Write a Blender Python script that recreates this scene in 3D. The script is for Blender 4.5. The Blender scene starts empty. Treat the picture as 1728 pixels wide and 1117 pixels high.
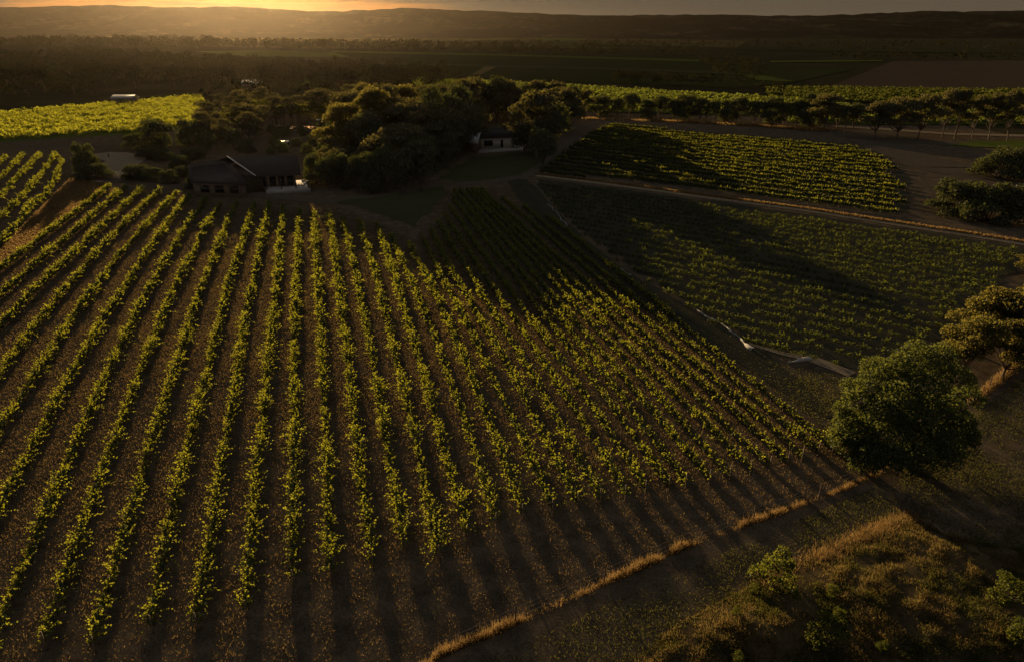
import bpy, math, random
import numpy as np
from mathutils import Vector

# ------------------------------------------------------------------ camera, sky, sun, exposure
SC = bpy.context.scene
COL = SC.collection
F_PX, CX, CY, HORIZON = 1152.0, 864.0, 558.5, 52.0
PITCH = math.atan((CY - HORIZON) / F_PX)
CAM_H = 30.0
cam_d = bpy.data.cameras.new('camera')
cam_d.sensor_width = 36.0
cam_d.lens = 36.0 * F_PX / 1728.0
cam_d.clip_start = 0.5
cam_d.clip_end = 40000.0
cam = bpy.data.objects.new('camera', cam_d)
cam.location = (0, 0, CAM_H)
cam.rotation_euler = (math.pi / 2 - PITCH, 0, 0)
COL.objects.link(cam)
SC.camera = cam

SUN_AZ = math.radians(20.0)      # to the left of straight ahead
SUN_EL = math.radians(8.3)
SUN_DIR = Vector((-math.sin(SUN_AZ) * math.cos(SUN_EL), math.cos(SUN_AZ) * math.cos(SUN_EL), math.sin(SUN_EL)))
sun_d = bpy.data.lights.new('sun', 'SUN')
sun_d.energy = 5.0
sun_d.angle = math.radians(0.5)
sun_d.color = (1.0, 0.70, 0.36)
sun = bpy.data.objects.new('sun', sun_d)
sun.rotation_euler = SUN_DIR.to_track_quat('Z', 'Y').to_euler()
sun.location = (-200, 500, 200)
COL.objects.link(sun)

world = bpy.data.worlds.new('World')
SC.world = world
world.use_nodes = True
wn, wl = world.node_tree.nodes, world.node_tree.links
wn.clear()
def W(t, **kw):
    n = wn.new(t)
    for k, v in kw.items():
        setattr(n, k, v)
    return n
sky = W('ShaderNodeTexSky', sky_type='NISHITA', sun_disc=False, sun_elevation=SUN_EL, sun_rotation=-SUN_AZ,
        air_density=1.3, dust_density=3.0, ozone_density=1.0, altitude=100.0)
tint = W('ShaderNodeMix', data_type='RGBA', blend_type='MULTIPLY')
tint.inputs[0].default_value = 1.0
tint.inputs[7].default_value = (0.088, 0.062, 0.066, 1)
wl.new(sky.outputs[0], tint.inputs[6])
tc = W('ShaderNodeTexCoord')
mp = W('ShaderNodeMapping')
mp.inputs['Scale'].default_value = (2.6, 2.6, 48.0)
wl.new(tc.outputs['Generated'], mp.inputs[0])
cn = W('ShaderNodeTexNoise')
cn.inputs['Scale'].default_value = 1.6
cn.inputs['Detail'].default_value = 5.0
cn.inputs['Roughness'].default_value = 0.6
wl.new(mp.outputs[0], cn.inputs['Vector'])
dt = W('ShaderNodeVectorMath', operation='DOT_PRODUCT')
dt.inputs[1].default_value = SUN_DIR
wl.new(tc.outputs['Generated'], dt.inputs[0])
near_sun = W('ShaderNodeMapRange')
near_sun.inputs['From Min'].default_value = 0.93
near_sun.inputs['From Max'].default_value = 0.995
near_sun.inputs['To Min'].default_value = 0.42
near_sun.inputs['To Max'].default_value = -0.02
wl.new(dt.outputs['Value'], near_sun.inputs[0])
ad = W('ShaderNodeMath', operation='ADD')
wl.new(cn.outputs[0], ad.inputs[0])
wl.new(near_sun.outputs[0], ad.inputs[1])
cov = W('ShaderNodeMapRange', interpolation_type='SMOOTHSTEP')
cov.inputs['From Min'].default_value = 0.46
cov.inputs['From Max'].default_value = 0.76
wl.new(ad.outputs[0], cov.inputs[0])
cm = W('ShaderNodeMix', data_type='RGBA')
wl.new(cov.outputs[0], cm.inputs[0])
wl.new(tint.outputs[2], cm.inputs[6])
sep = W('ShaderNodeSeparateXYZ')
wl.new(tc.outputs['Generated'], sep.inputs[0])
up = W('ShaderNodeMapRange', interpolation_type='SMOOTHSTEP')
up.inputs['From Min'].default_value = 0.04
up.inputs['From Max'].default_value = 0.32
wl.new(sep.outputs['Z'], up.inputs[0])
deck = W('ShaderNodeMix', data_type='RGBA')               # cloud deck: warm low down, blue grey overhead
deck.inputs[6].default_value = (0.56, 0.44, 0.30, 1)
deck.inputs[7].default_value = (0.62, 0.65, 0.70, 1)
wl.new(up.outputs[0], deck.inputs[0])
wl.new(deck.outputs[2], cm.inputs[7])
bg = W('ShaderNodeBackground')
bg.inputs[1].default_value = 0.09
wl.new(cm.outputs[2], bg.inputs[0])
wo = W('ShaderNodeOutputWorld')
wl.new(bg.outputs[0], wo.inputs[0])

SC.view_settings.view_transform = 'Standard'
SC.view_settings.look = 'None'
SC.view_settings.gamma = 1.0
SC.view_settings.exposure = 0.95
SC.cycles.max_bounces = 9
SC.cycles.diffuse_bounces = 6
SC.cycles.glossy_bounces = 2
SC.cycles.transmission_bounces = 6
SC.cycles.volume_bounces = 0
SC.cycles.use_denoising = True
SC.cycles.denoiser = 'OPENIMAGEDENOISE'

# ------------------------------------------------------------------ helpers
def ray(px, py):
    u, v = (px - CX) / F_PX, -(py - CY) / F_PX
    return np.array([u, v * math.sin(PITCH) + math.cos(PITCH), v * math.cos(PITCH) - math.sin(PITCH)])
def g(px, py, z=0.0):                       # a spot of the photograph as a point of the ground
    d = ray(px, py)
    t = (z - CAM_H) / d[2]
    return float(d[0] * t), float(d[1] * t)
def proj(x, y, z):                          # a point of the place as a spot of the photograph
    f = y * math.cos(PITCH) - (z - CAM_H) * math.sin(PITCH)
    u = y * math.sin(PITCH) + (z - CAM_H) * math.cos(PITCH)
    return CX + F_PX * x / f, CY - F_PX * u / f
def hides_pond(x, y, h):
    px, py = proj(x, y, 0)
    return 446 < px < 556 and py > 214 and proj(x, y, h)[1] < 219
def smooth(a, b, x):
    t = np.clip((x - a) / (b - a), 0, 1)
    return t * t * (3 - 2 * t)
def vnoise(x, y, seed=0):                   # value noise
    x = np.asarray(x, float); y = np.asarray(y, float)
    xi, yi = np.floor(x), np.floor(y)
    fx, fy = x - xi, y - yi
    fx, fy = fx * fx * (3 - 2 * fx), fy * fy * (3 - 2 * fy)
    def h(i, j):
        s = np.sin(i * 127.1 + j * 311.7 + seed * 74.7) * 43758.5453
        return s - np.floor(s)
    return (h(xi, yi) * (1 - fx) + h(xi + 1, yi) * fx) * (1 - fy) + (h(xi, yi + 1) * (1 - fx) + h(xi + 1, yi + 1) * fx) * fy
def fbm(x, y, seed=0, octv=4):
    r, a = 0, 0.5
    for k in range(octv):
        r = r + a * vnoise(np.asarray(x) * 2 ** k, np.asarray(y) * 2 ** k, seed + k)
        a *= 0.5
    return r
def inpoly(x, y, poly):
    x = np.asarray(x); y = np.asarray(y)
    r = np.zeros(x.shape, bool)
    n = len(poly)
    for i in range(n):
        x0, y0 = poly[i]; x1, y1 = poly[(i + 1) % n]
        if y0 == y1: continue
        c = ((y0 > y) != (y1 > y)) & (x < (x1 - x0) * (y - y0) / (y1 - y0) + x0)
        r ^= c
    return r
def scatter(rng, poly, n):
    a = np.array(poly); lo, hi = a.min(0), a.max(0)
    out = np.zeros((0, 2))
    while len(out) < n:
        p = rng.uniform(lo, hi, (max(n, 64) * 2, 2))
        out = np.vstack([out, p[inpoly(p[:, 0], p[:, 1], poly)]])
    return out[:n]

# terrain: flat vineyard ground, a rough scrub bank in front right
BANK = [g(*p) for p in ((1060, 1125), (1150, 1050), (1275, 985), (1400, 925), (1470, 893), (1530, 868), (1600, 905), (1740, 930), (1790, 1130))]
BANK_C = np.array(BANK)
def bank_dist(x, y):                        # signed distance inside the bank outline
    x = np.asarray(x, float); y = np.asarray(y, float)
    d = np.full(x.shape, 1e9)
    n = len(BANK)
    for i in range(n):
        ax, ay = BANK[i]; bx, by = BANK[(i + 1) % n]
        t = np.clip(((x - ax) * (bx - ax) + (y - ay) * (by - ay)) / ((bx - ax) ** 2 + (by - ay) ** 2), 0, 1)
        d = np.minimum(d, np.hypot(x - ax - t * (bx - ax), y - ay - t * (by - ay)))
    return np.where(inpoly(x, y, BANK), d, -d)
def hgt(x, y):
    x = np.asarray(x, float); y = np.asarray(y, float)
    near = smooth(400, 120, y)
    h = near * 0.10 * (fbm(x / 3.1, y / 3.1, 3) - 0.47)
    m = (y < 70) & (x > 0) & (x < 60)
    if np.any(m):
        xs, ys = x[m], y[m]
        b = smooth(-0.6, 2.2, bank_dist(xs, ys))
        h[m] += b * (0.35 + 0.9 * (fbm(xs / 3.0, ys / 3.0, 11) - 0.42) + 0.5 * (fbm(xs / 0.9, ys / 0.9, 17) - 0.45))
    return h

def new_mesh(name, V, quads=None, tris=None, mats=(), midx=None, smooth_shade=False):
    me = bpy.data.meshes.new(name)
    V = np.asarray(V, np.float32)
    nq = 0 if quads is None else len(quads)
    nt = 0 if tris is None else len(tris)
    me.vertices.add(len(V))
    me.vertices.foreach_set('co', V.ravel())
    loops = np.concatenate([np.asarray(a, np.int32).ravel() for a in (quads, tris) if a is not None and len(a)])
    me.loops.add(len(loops))
    me.loops.foreach_set('vertex_index', loops)
    me.polygons.add(nq + nt)
    starts = np.concatenate([np.arange(nq) * 4, nq * 4 + np.arange(nt) * 3]).astype(np.int32)
    me.polygons.foreach_set('loop_start', starts)
    for m in mats:
        me.materials.append(m)
    if midx is not None:
        me.polygons.foreach_set('material_index', np.asarray(midx, np.int32))
    if smooth_shade:
        me.polygons.foreach_set('use_smooth', np.ones(nq + nt, bool))
    me.update(calc_edges=True)
    me.validate()
    return me
def obj(name, me, parent=None, loc=None, label=None, cat=None, group=None, kind=None, rotz=0, scale=None):
    o = bpy.data.objects.new(name, me)
    COL.objects.link(o)
    if parent is not None: o.parent = parent
    if loc is not None: o.location = loc
    if rotz: o.rotation_euler = (0, 0, rotz)
    if scale is not None: o.scale = scale
    tag(o, label, cat, group, kind)
    return o
def tag(o, label=None, cat=None, group=None, kind=None):
    if label: o['label'] = label
    if cat: o['category'] = cat
    if group: o['group'] = group
    if kind: o['kind'] = kind
def unit(a):
    return a / np.maximum(np.linalg.norm(a, axis=1, keepdims=True), 1e-6)
def cards(rng, P, size, normal=None, bias=0.0, aspect=1.0):
    """leaf faces: N quads with random orientation (leaning to normal by bias)"""
    n = len(P)
    N = unit(rng.normal(size=(n, 3)))
    if normal is not None:
        N = unit(N * (1 - bias) + normal * bias)
    A = unit(np.cross(N, unit(rng.normal(size=(n, 3)))))
    B = np.cross(N, A)
    s = (np.asarray(size) * 0.5)
    s = np.broadcast_to(s, (n,))[:, None]
    A, B = A * s, B * s * aspect
    V = np.stack([P - A, P - B * 0.9 + A * 0.15, P + A, P + B * 0.9 + A * 0.15], 1).reshape(-1, 3)
    return V
def blades(rng, P, h, w, lean=0.35):
    """upright tapering grass blades"""
    n = len(P)
    a = rng.uniform(0, 2 * math.pi, n)
    h = np.broadcast_to(h, (n,)) ; w = np.broadcast_to(w, (n,))
    d = np.stack([np.cos(a), np.sin(a), np.zeros(n)], 1) * (w * 0.5)[:, None]
    t = rng.normal(size=(n, 3)) * lean * h[:, None]
    t[:, 2] = h
    V = np.stack([P - d, P + d, P + t + d * 0.35, P + t - d * 0.35], 1).reshape(-1, 3)
    return V
def qidx(n):
    return np.arange(n * 4).reshape(-1, 4)
def tube(pts, radii, sides=6):
    pts = np.asarray(pts, float)
    V, Q = [], []
    for i, p in enumerate(pts):
        t = pts[min(i + 1, len(pts) - 1)] - pts[max(i - 1, 0)]
        t = t / (np.linalg.norm(t) + 1e-9)
        a = np.cross(t, (0.31, 0.95, 0.05)); a /= np.linalg.norm(a) + 1e-9
        b = np.cross(t, a)
        for k in range(sides):
            an = 2 * math.pi * k / sides
            V.append(p + radii[i] * (math.cos(an) * a + math.sin(an) * b))
    for i in range(len(pts) - 1):
        for k in range(sides):
            k2 = (k + 1) % sides
            Q.append((i * sides + k, i * sides + k2, (i + 1) * sides + k2, (i + 1) * sides + k))
    return np.array(V), np.array(Q)
def merge(parts):
    Vs, Qs, n = [], [], 0
    for V, Q in parts:
        Vs.append(V); Qs.append(np.asarray(Q) + n); n += len(V)
    return np.vstack(Vs), np.vstack(Qs)
def boxq(x0, x1, y0, y1, z0, z1):
    V = np.array([(x, y, z) for z in (z0, z1) for x, y in ((x0, y0), (x1, y0), (x1, y1), (x0, y1))], float)
    Q = np.array([(0, 3, 2, 1), (4, 5, 6, 7), (0, 1, 5, 4), (1, 2, 6, 5), (2, 3, 7, 6), (3, 0, 4, 7)])
    return V, Q
def ribbon(left, right, z, wob=0):
    """a strip between two polylines of the ground"""
    n = len(left)
    V = [(x, y, z) for x, y in left] + [(x, y, z) for x, y in right]
    Q = [(i, n + i, n + i + 1, i + 1) for i in range(n - 1)]
    return np.array(V), np.array(Q)
def strip(pl, width, n=60, wob=0.15, seed=0):
    pl = np.array(pl, float)
    d = np.concatenate([[0], np.cumsum(np.hypot(*np.diff(pl, axis=0).T))])
    s = np.linspace(0, d[-1], n)
    x, y = np.interp(s, d, pl[:, 0]), np.interp(s, d, pl[:, 1])
    tx, ty = np.gradient(x), np.gradient(y)
    L = np.hypot(tx, ty); nx, ny = -ty / L, tx / L
    w = np.broadcast_to(np.interp(s, d, width) if np.ndim(width) else width, (n,)) * 0.5
    wl_ = w * (1 + wob * (vnoise(s / 3.0, 0 * s, seed) - 0.5) * 2)
    wr_ = w * (1 + wob * (vnoise(s / 3.0, 0 * s, seed + 5) - 0.5) * 2)
    return list(zip(x + nx * wl_, y + ny * wl_)), list(zip(x - nx * wr_, y - ny * wr_))

# ------------------------------------------------------------------ materials
def mat(name):
    m = bpy.data.materials.new(name)
    m.use_nodes = True
    m.node_tree.nodes.clear()
    return m, m.node_tree.nodes, m.node_tree.links
def ramp(nodes, stops):
    r = nodes.new('ShaderNodeValToRGB')
    e = r.color_ramp.elements
    while len(e) < len(stops): e.new(0.5)
    for k, (p, c) in enumerate(stops):
        e[k].position = p; e[k].color = (*c, 1)
    return r
def leaf_mat(name, dark, light, trans, tfac, gloss=0.006):
    m, n, l = mat(name)
    geo = n.new('ShaderNodeNewGeometry')
    r1 = ramp(n, [(0, dark), (1, light)]); l.new(geo.outputs['Random Per Island'], r1.inputs[0])
    t2 = tuple(c * 0.55 for c in trans)
    r2 = ramp(n, [(0, t2), (1, trans)]); l.new(geo.outputs['Random Per Island'], r2.inputs[0])
    d = n.new('ShaderNodeBsdfDiffuse'); l.new(r1.outputs[0], d.inputs[0])
    t = n.new('ShaderNodeBsdfTranslucent'); l.new(r2.outputs[0], t.inputs[0])
    mx = n.new('ShaderNodeMixShader'); mx.inputs[0].default_value = tfac
    l.new(d.outputs[0], mx.inputs[1]); l.new(t.outputs[0], mx.inputs[2])
    gl = n.new('ShaderNodeBsdfGlossy'); gl.inputs['Roughness'].default_value = 0.45
    gl.inputs[0].default_value = (0.8, 0.8, 0.8, 1)
    m2 = n.new('ShaderNodeMixShader'); m2.inputs[0].default_value = gloss
    l.new(mx.outputs[0], m2.inputs[1]); l.new(gl.outputs[0], m2.inputs[2])
    o = n.new('ShaderNodeOutputMaterial'); l.new(m2.outputs[0], o.inputs[0])
    return m
def soil_mat(name, stops, scale=0.6, scale2=7.0, bump=0.5, stretch=(1, 1, 1), rough=1.0):
    m, n, l = mat(name)
    t = n.new('ShaderNodeTexCoord')
    mpn = n.new('ShaderNodeMapping'); mpn.inputs['Scale'].default_value = stretch
    l.new(t.outputs['Object'], mpn.inputs[0])
    a = n.new('ShaderNodeTexNoise'); a.inputs['Scale'].default_value = scale; a.inputs['Detail'].default_value = 6; a.inputs['Roughness'].default_value = 0.65
    b = n.new('ShaderNodeTexNoise'); b.inputs['Scale'].default_value = scale2; b.inputs['Detail'].default_value = 5; b.inputs['Roughness'].default_value = 0.7
    l.new(mpn.outputs[0], a.inputs['Vector']); l.new(mpn.outputs[0], b.inputs['Vector'])
    mx = n.new('ShaderNodeMath'); mx.operation = 'MULTIPLY_ADD'
    mx.inputs[1].default_value = 0.55
    l.new(a.outputs[0], mx.inputs[0])
    m3 = n.new('ShaderNodeMath'); m3.operation = 'MULTIPLY'; m3.inputs[1].default_value = 0.45
    l.new(b.outputs[0], m3.inputs[0]); l.new(m3.outputs[0], mx.inputs[2])
    r = ramp(n, stops); l.new(mx.outputs[0], r.inputs[0])
    d = n.new('ShaderNodeBsdfDiffuse'); l.new(r.outputs[0], d.inputs[0])
    d.inputs['Roughness'].default_value = rough
    bp = n.new('ShaderNodeBump'); bp.inputs['Strength'].default_value = bump; bp.inputs['Distance'].default_value = 0.12
    l.new(b.outputs[0], bp.inputs['Height']); l.new(bp.outputs[0], d.inputs['Normal'])
    o = n.new('ShaderNodeOutputMaterial'); l.new(d.outputs[0], o.inputs[0])
    return m
def plain_mat(name, col, rough=0.7, var=0.25, scale=3.0, metal=0.0, spec=0.3):
    m, n, l = mat(name)
    t = n.new('ShaderNodeTexCoord')
    a = n.new('ShaderNodeTexNoise'); a.inputs['Scale'].default_value = scale; a.inputs['Detail'].default_value = 5
    l.new(t.outputs['Object'], a.inputs['Vector'])
    r = ramp(n, [(0.3, tuple(c * (1 - var) for c in col)), (0.7, tuple(min(1, c * (1 + var)) for c in col))])
    l.new(a.outputs[0], r.inputs[0])
    p = n.new('ShaderNodeBsdfPrincipled')
    l.new(r.outputs[0], p.inputs['Base Color'])
    p.inputs['Roughness'].default_value = rough
    p.inputs['Metallic'].default_value = metal
    p.inputs['Specular IOR Level'].default_value = spec
    o = n.new('ShaderNodeOutputMaterial'); l.new(p.outputs[0], o.inputs[0])
    return m
M_VINE = leaf_mat('vine_leaves', (0.060, 0.076, 0.040), (0.105, 0.122, 0.060), (0.43, 0.43, 0.028), 0.58)
M_INNER = leaf_mat('inner_vine_leaves', (0.066, 0.078, 0.046), (0.110, 0.122, 0.066), (0.09, 0.11, 0.02), 0.25)
M_VINE_Y = leaf_mat('young_vine_leaves', (0.055, 0.068, 0.038), (0.100, 0.115, 0.058), (0.21, 0.24, 0.025), 0.48)
M_GUM = leaf_mat('gum_leaves', (0.075, 0.078, 0.054), (0.125, 0.122, 0.080), (0.20, 0.17, 0.035), 0.32)
M_GOLDGUM = leaf_mat('golden_sunlit_gum_leaves', (0.034, 0.038, 0.020), (0.075, 0.076, 0.036), (0.33, 0.28, 0.05), 0.42)  # gum leaves with the gold of evening sun put into their translucency
M_DENSE = leaf_mat('dense_leaves', (0.070, 0.080, 0.052), (0.118, 0.125, 0.075), (0.13, 0.14, 0.02), 0.28)
M_PEPPER = leaf_mat('pepper_leaves', (0.048, 0.066, 0.034), (0.095, 0.115, 0.055), (0.23, 0.25, 0.04), 0.38)
M_LIME = leaf_mat('lime_leaves', (0.03, 0.045, 0.016), (0.065, 0.085, 0.026), (0.24, 0.25, 0.03), 0.46)
M_WOODS = leaf_mat('woodland_leaves', (0.022, 0.024, 0.016), (0.050, 0.050, 0.032), (0.05, 0.045, 0.012), 0.18, 0.0)
M_DULLVINE = leaf_mat('dull_vine_leaves', (0.03, 0.045, 0.012), (0.06, 0.075, 0.02), (0.14, 0.15, 0.025), 0.35, 0.0)
M_STRAW = leaf_mat('straw', (0.16, 0.105, 0.05), (0.30, 0.20, 0.095), (0.42, 0.27, 0.10), 0.5, 0.0)
M_GRASSG = leaf_mat('weed_grass', (0.07, 0.058, 0.028), (0.17, 0.13, 0.058), (0.34, 0.24, 0.075), 0.45, 0.0)
M_WEED = leaf_mat('weed_leaves', (0.035, 0.042, 0.018), (0.085, 0.085, 0.034), (0.20, 0.19, 0.04), 0.42, 0.0)
M_STUBBLE = leaf_mat('stubble', (0.10, 0.075, 0.044), (0.19, 0.140, 0.076), (0.28, 0.19, 0.070), 0.44, 0.0)
M_BARK = plain_mat('bark', (0.10, 0.07, 0.05), 0.95, 0.4, 6)
M_GUMBARK = plain_mat('pale_bark', (0.13, 0.10, 0.075), 0.9, 0.4, 5)
M_POST = plain_mat('weathered_wood', (0.16, 0.12, 0.085), 0.9, 0.3, 8)
M_SOIL = soil_mat('vineyard_soil', [(0.28, (0.055, 0.043, 0.030)), (0.45, (0.100, 0.076, 0.050)), (0.60, (0.20, 0.145, 0.088)), (0.75, (0.16, 0.135, 0.075))])
M_BANK = soil_mat('scrub_soil', [(0.3, (0.04, 0.032, 0.018)), (0.5, (0.10, 0.075, 0.038)), (0.7, (0.18, 0.125, 0.06))], 0.5, 5.0, 0.8)
M_FARM = soil_mat('farmland', [(0.3, (0.026, 0.023, 0.014)), (0.5, (0.042, 0.038, 0.020)), (0.7, (0.085, 0.068, 0.034))], 0.02, 0.3, 0.3)
M_ROAD = soil_mat('pale_dirt', [(0.3, (0.085, 0.068, 0.050)), (0.55, (0.13, 0.102, 0.074)), (0.75, (0.18, 0.138, 0.10))], 0.35, 5.0, 0.5)
M_TRACK = soil_mat('track_straw', [(0.3, (0.22, 0.17, 0.11)), (0.6, (0.36, 0.28, 0.18)), (0.8, (0.45, 0.36, 0.24))], 0.8, 6.0, 0.5)
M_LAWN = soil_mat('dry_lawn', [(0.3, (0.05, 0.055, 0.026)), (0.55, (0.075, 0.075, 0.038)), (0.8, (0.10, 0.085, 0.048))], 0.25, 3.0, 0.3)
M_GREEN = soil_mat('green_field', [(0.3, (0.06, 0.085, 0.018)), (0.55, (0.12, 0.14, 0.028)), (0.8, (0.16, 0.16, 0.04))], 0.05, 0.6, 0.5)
M_DGREEN = soil_mat('dark_field', [(0.3, (0.028, 0.034, 0.013)), (0.55, (0.045, 0.050, 0.018)), (0.8, (0.065, 0.06, 0.025))], 0.02, 0.3, 0.4, (1, 3, 1))
M_BROWN = soil_mat('ploughed_field', [(0.3, (0.06, 0.045, 0.032)), (0.55, (0.085, 0.062, 0.042)), (0.8, (0.11, 0.078, 0.05))], 0.02, 0.25, 0.3, (1, 4, 1))
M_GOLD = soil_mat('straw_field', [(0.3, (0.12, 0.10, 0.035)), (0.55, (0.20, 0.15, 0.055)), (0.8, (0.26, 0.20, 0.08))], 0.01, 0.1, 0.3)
M_VALLEY = soil_mat('sunlit_valley_straw', [(0.35, (0.05, 0.045, 0.022)), (0.5, (0.10, 0.08, 0.036)), (0.65, (0.17, 0.13, 0.06))], 0.006, 0.05, 0.1)  # pale straw laid only where the valley floor lies in sunlight
M_HILL = soil_mat('hill_scrub_lit_spurs', [(0.44, (0.010, 0.010, 0.007)), (0.53, (0.020, 0.019, 0.012)), (0.58, (0.07, 0.052, 0.028)), (0.68, (0.17, 0.125, 0.065))], 0.0026, 0.03, 0.0)  # dark scrub; the pale stops paint dry grass and sunlit spurs
M_NET = plain_mat('white_net', (0.40, 0.38, 0.35), 0.8, 0.2, 5)
M_ROOF = soil_mat('grey_roof', [(0.3, (0.055, 0.052, 0.051)), (0.55, (0.078, 0.073, 0.070)), (0.8, (0.105, 0.096, 0.090))], 0.6, 6.0, 0.15, (1, 6, 1))
M_WALL = plain_mat('house_wall', (0.22, 0.17, 0.13), 0.9, 0.2, 2)
M_WHITE = plain_mat('white_paint', (0.70, 0.67, 0.62), 0.6, 0.08, 3)
M_DARKWOOD = plain_mat('dark_timber', (0.05, 0.04, 0.032), 0.8, 0.3, 4)
M_DECK = plain_mat('pale_paving', (0.40, 0.37, 0.34), 0.95, 0.15, 2, 0, 0.05)
M_METAL = plain_mat('roof_sheet', (0.42, 0.41, 0.39), 0.5, 0.15, 2, 0.4)
M_TANK = plain_mat('tank_sheet', (0.5, 0.5, 0.48), 0.22, 0.1, 2, 0.9)
M_WIRE = plain_mat('fence_wire', (0.10, 0.09, 0.08), 0.8, 0.1, 2)
def glass_mat():
    m, n, l = mat('window_glass')
    p = n.new('ShaderNodeBsdfPrincipled')
    p.inputs['Base Color'].default_value = (0.012, 0.012, 0.014, 1)
    p.inputs['Roughness'].default_value = 0.06
    o = n.new('ShaderNodeOutputMaterial'); l.new(p.outputs[0], o.inputs[0])
    return m
M_GLASS = glass_mat()
def water_mat():
    m, n, l = mat('pond_water')
    p = n.new('ShaderNodeBsdfPrincipled')
    p.inputs['Base Color'].default_value = (0.03, 0.03, 0.025, 1)
    p.inputs['Roughness'].default_value = 0.04
    t = n.new('ShaderNodeTexCoord')
    a = n.new('ShaderNodeTexNoise'); a.inputs['Scale'].default_value = 3.0
    l.new(t.outputs['Object'], a.inputs['Vector'])
    b = n.new('ShaderNodeBump'); b.inputs['Strength'].default_value = 0.05; b.inputs['Distance'].default_value = 0.05
    l.new(a.outputs[0], b.inputs['Height']); l.new(b.outputs[0], p.inputs['Normal'])
    o = n.new('ShaderNodeOutputMaterial'); l.new(p.outputs[0], o.inputs[0])
    return m
M_WATER = water_mat()

# ------------------------------------------------------------------ ground and hills
def axis(parts):
    return np.unique(np.concatenate([np.arange(a, b, s) for a, b, s in parts]))
gx = axis([(-9000, -1000, 1000), (-1000, -200, 100), (-200, -100, 10), (-100, 0, 2), (0, 50, 0.5), (50, 120, 2), (120, 300, 12), (300, 1000, 100), (1000, 9001, 1000)])
gy = axis([(-400, 0, 100), (0, 20, 5), (20, 52, 0.5), (52, 150, 1.6), (150, 400, 10), (400, 1200, 80), (1200, 9001, 600)])
X, Y = np.meshgrid(gx, gy)
Z = hgt(X.ravel(), Y.ravel())
V = np.stack([X.ravel(), Y.ravel(), Z], 1)
nx_, ny_ = len(gx), len(gy)
I = (np.arange(ny_ - 1)[:, None] * nx_ + np.arange(nx_ - 1)[None]).ravel()
Q = np.stack([I, I + 1, I + nx_ + 1, I + nx_], 1)
cxm = V[Q].mean(1)
mi = np.where(bank_dist(cxm[:, 0], cxm[:, 1]) > -0.3, 1, np.where(cxm[:, 1] > 300, 2, 0))
mi = np.where((cxm[:, 1] > 300) | (np.abs(cxm[:, 0]) > 160), 2, mi)
obj('ground', new_mesh('ground', V, Q, mats=(M_SOIL, M_BANK, M_FARM), midx=mi, smooth_shade=True), kind='structure',
    label='dark brown vineyard soil running out to the far valley')

RIDGE = [(-600, 18), (-200, 12), (0, 14), (90, 12), (170, 9.5), (240, 12), (300, 14), (400, 13), (480, 17), (560, 20), (600, 18), (690, 15), (760, 17), (864, 21), (930, 25), (1000, 27),
         (1080, 26), (1150, 25), (1300, 27), (1400, 26), (1480, 23), (1550, 19), (1650, 21), (1728, 18), (2000, 20), (2500, 22)]
YR = 4600.0
rx = [ray(p, q)[0] / ray(p, q)[1] for p, q in RIDGE]
rz = [ray(p, q)[2] / ray(p, q)[1] for p, q in RIDGE]
hx = np.linspace(-5600, 5600, 380)
hy = np.linspace(2650, 6400, 110)
X, Y = np.meshgrid(hx, hy)
top = CAM_H + np.interp(X / YR, rx, rz) * YR
rise = smooth(2750, YR, Y) ** 1.15
spur = fbm(X / 520 + 0.25 * Y / 520, Y / 1500, 21, 4) - 0.47
fold = np.abs(fbm(X / 260, Y / 600, 31, 3) - 0.45)
Z = top * rise + (spur * 130 - fold * 95) * rise * (1 - smooth(3700, YR, Y) * 0.93)
Z = np.where(Y > YR, top - (Y - YR) * 0.02, Z)
crest = smooth(YR - 350, YR, Y) * (1 - smooth(YR, YR + 300, Y))
Z = Z + crest * 11 * (vnoise(X / 48, Y / 90, 5) - 0.5) - 1.5
V = np.stack([X.ravel(), Y.ravel(), Z.ravel()], 1)
I = (np.arange(109)[:, None] * 380 + np.arange(379)[None]).ravel()
obj('hills', new_mesh('hills', V, np.stack([I, I + 1, I + 381, I + 380], 1), mats=(M_HILL,), smooth_shade=True), kind='structure',
    label='long low range of scrubby hills closing the valley')

def patch(name, pts, m, z, label):
    P = [g(*p) for p in pts]
    if name == 'lawn' or z < 0.2:               # worn, uneven edge
        rr = random.Random(len(label))
        Q = []
        for (ax, ay), (bx, by) in zip(P, P[1:] + P[:1]):
            k = max(1, int(math.hypot(bx - ax, by - ay) / 1.6))
            for i in range(k):
                t = i / k
                Q.append((ax + (bx - ax) * t + rr.uniform(-0.7, 0.7), ay + (by - ay) * t + rr.uniform(-0.7, 0.7)))
        P = Q
    me = bpy.data.meshes.new(name)
    me.from_pydata([(x, y, z) for x, y in P], [], [list(range(len(P)))])
    me.materials.append(m)
    return obj(name, me, kind='structure', label=label)
patch('field', [(560, 88), (864, 95), (1170, 104), (1300, 110), (1440, 118), (1330, 142), (1240, 150), (1000, 140), (840, 134), (640, 118)], M_DGREEN, 0.3, 'wide dark green vineyard field in the valley')
patch('field', [(330, 88), (420, 85), (560, 89), (590, 97), (420, 97)], M_GREEN, 0.4, 'thin green field at the edge of the dark woods')
patch('field', [(1395, 149), (1508, 104), (1760, 103), (1760, 155)], M_BROWN, 0.4, 'reddish brown ploughed field on the far right')
patch('field', [(1290, 152), (1395, 149), (1760, 155), (1760, 180), (1300, 172)], M_DGREEN, 0.5, 'dull green field below the ploughed field')
patch('field', [(1252, 127), (1300, 131), (1342, 140), (1270, 137)], M_GREEN, 0.6, 'small bright green wedge of field')
patch('field', [(690, 136), (850, 141), (1000, 150), (1240, 164), (1345, 171), (1400, 168), (1460, 196), (1240, 196), (1000, 190), (730, 172)], M_GREEN, 0.5, 'sunlit yellow green vine field beyond the tree line')
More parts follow.
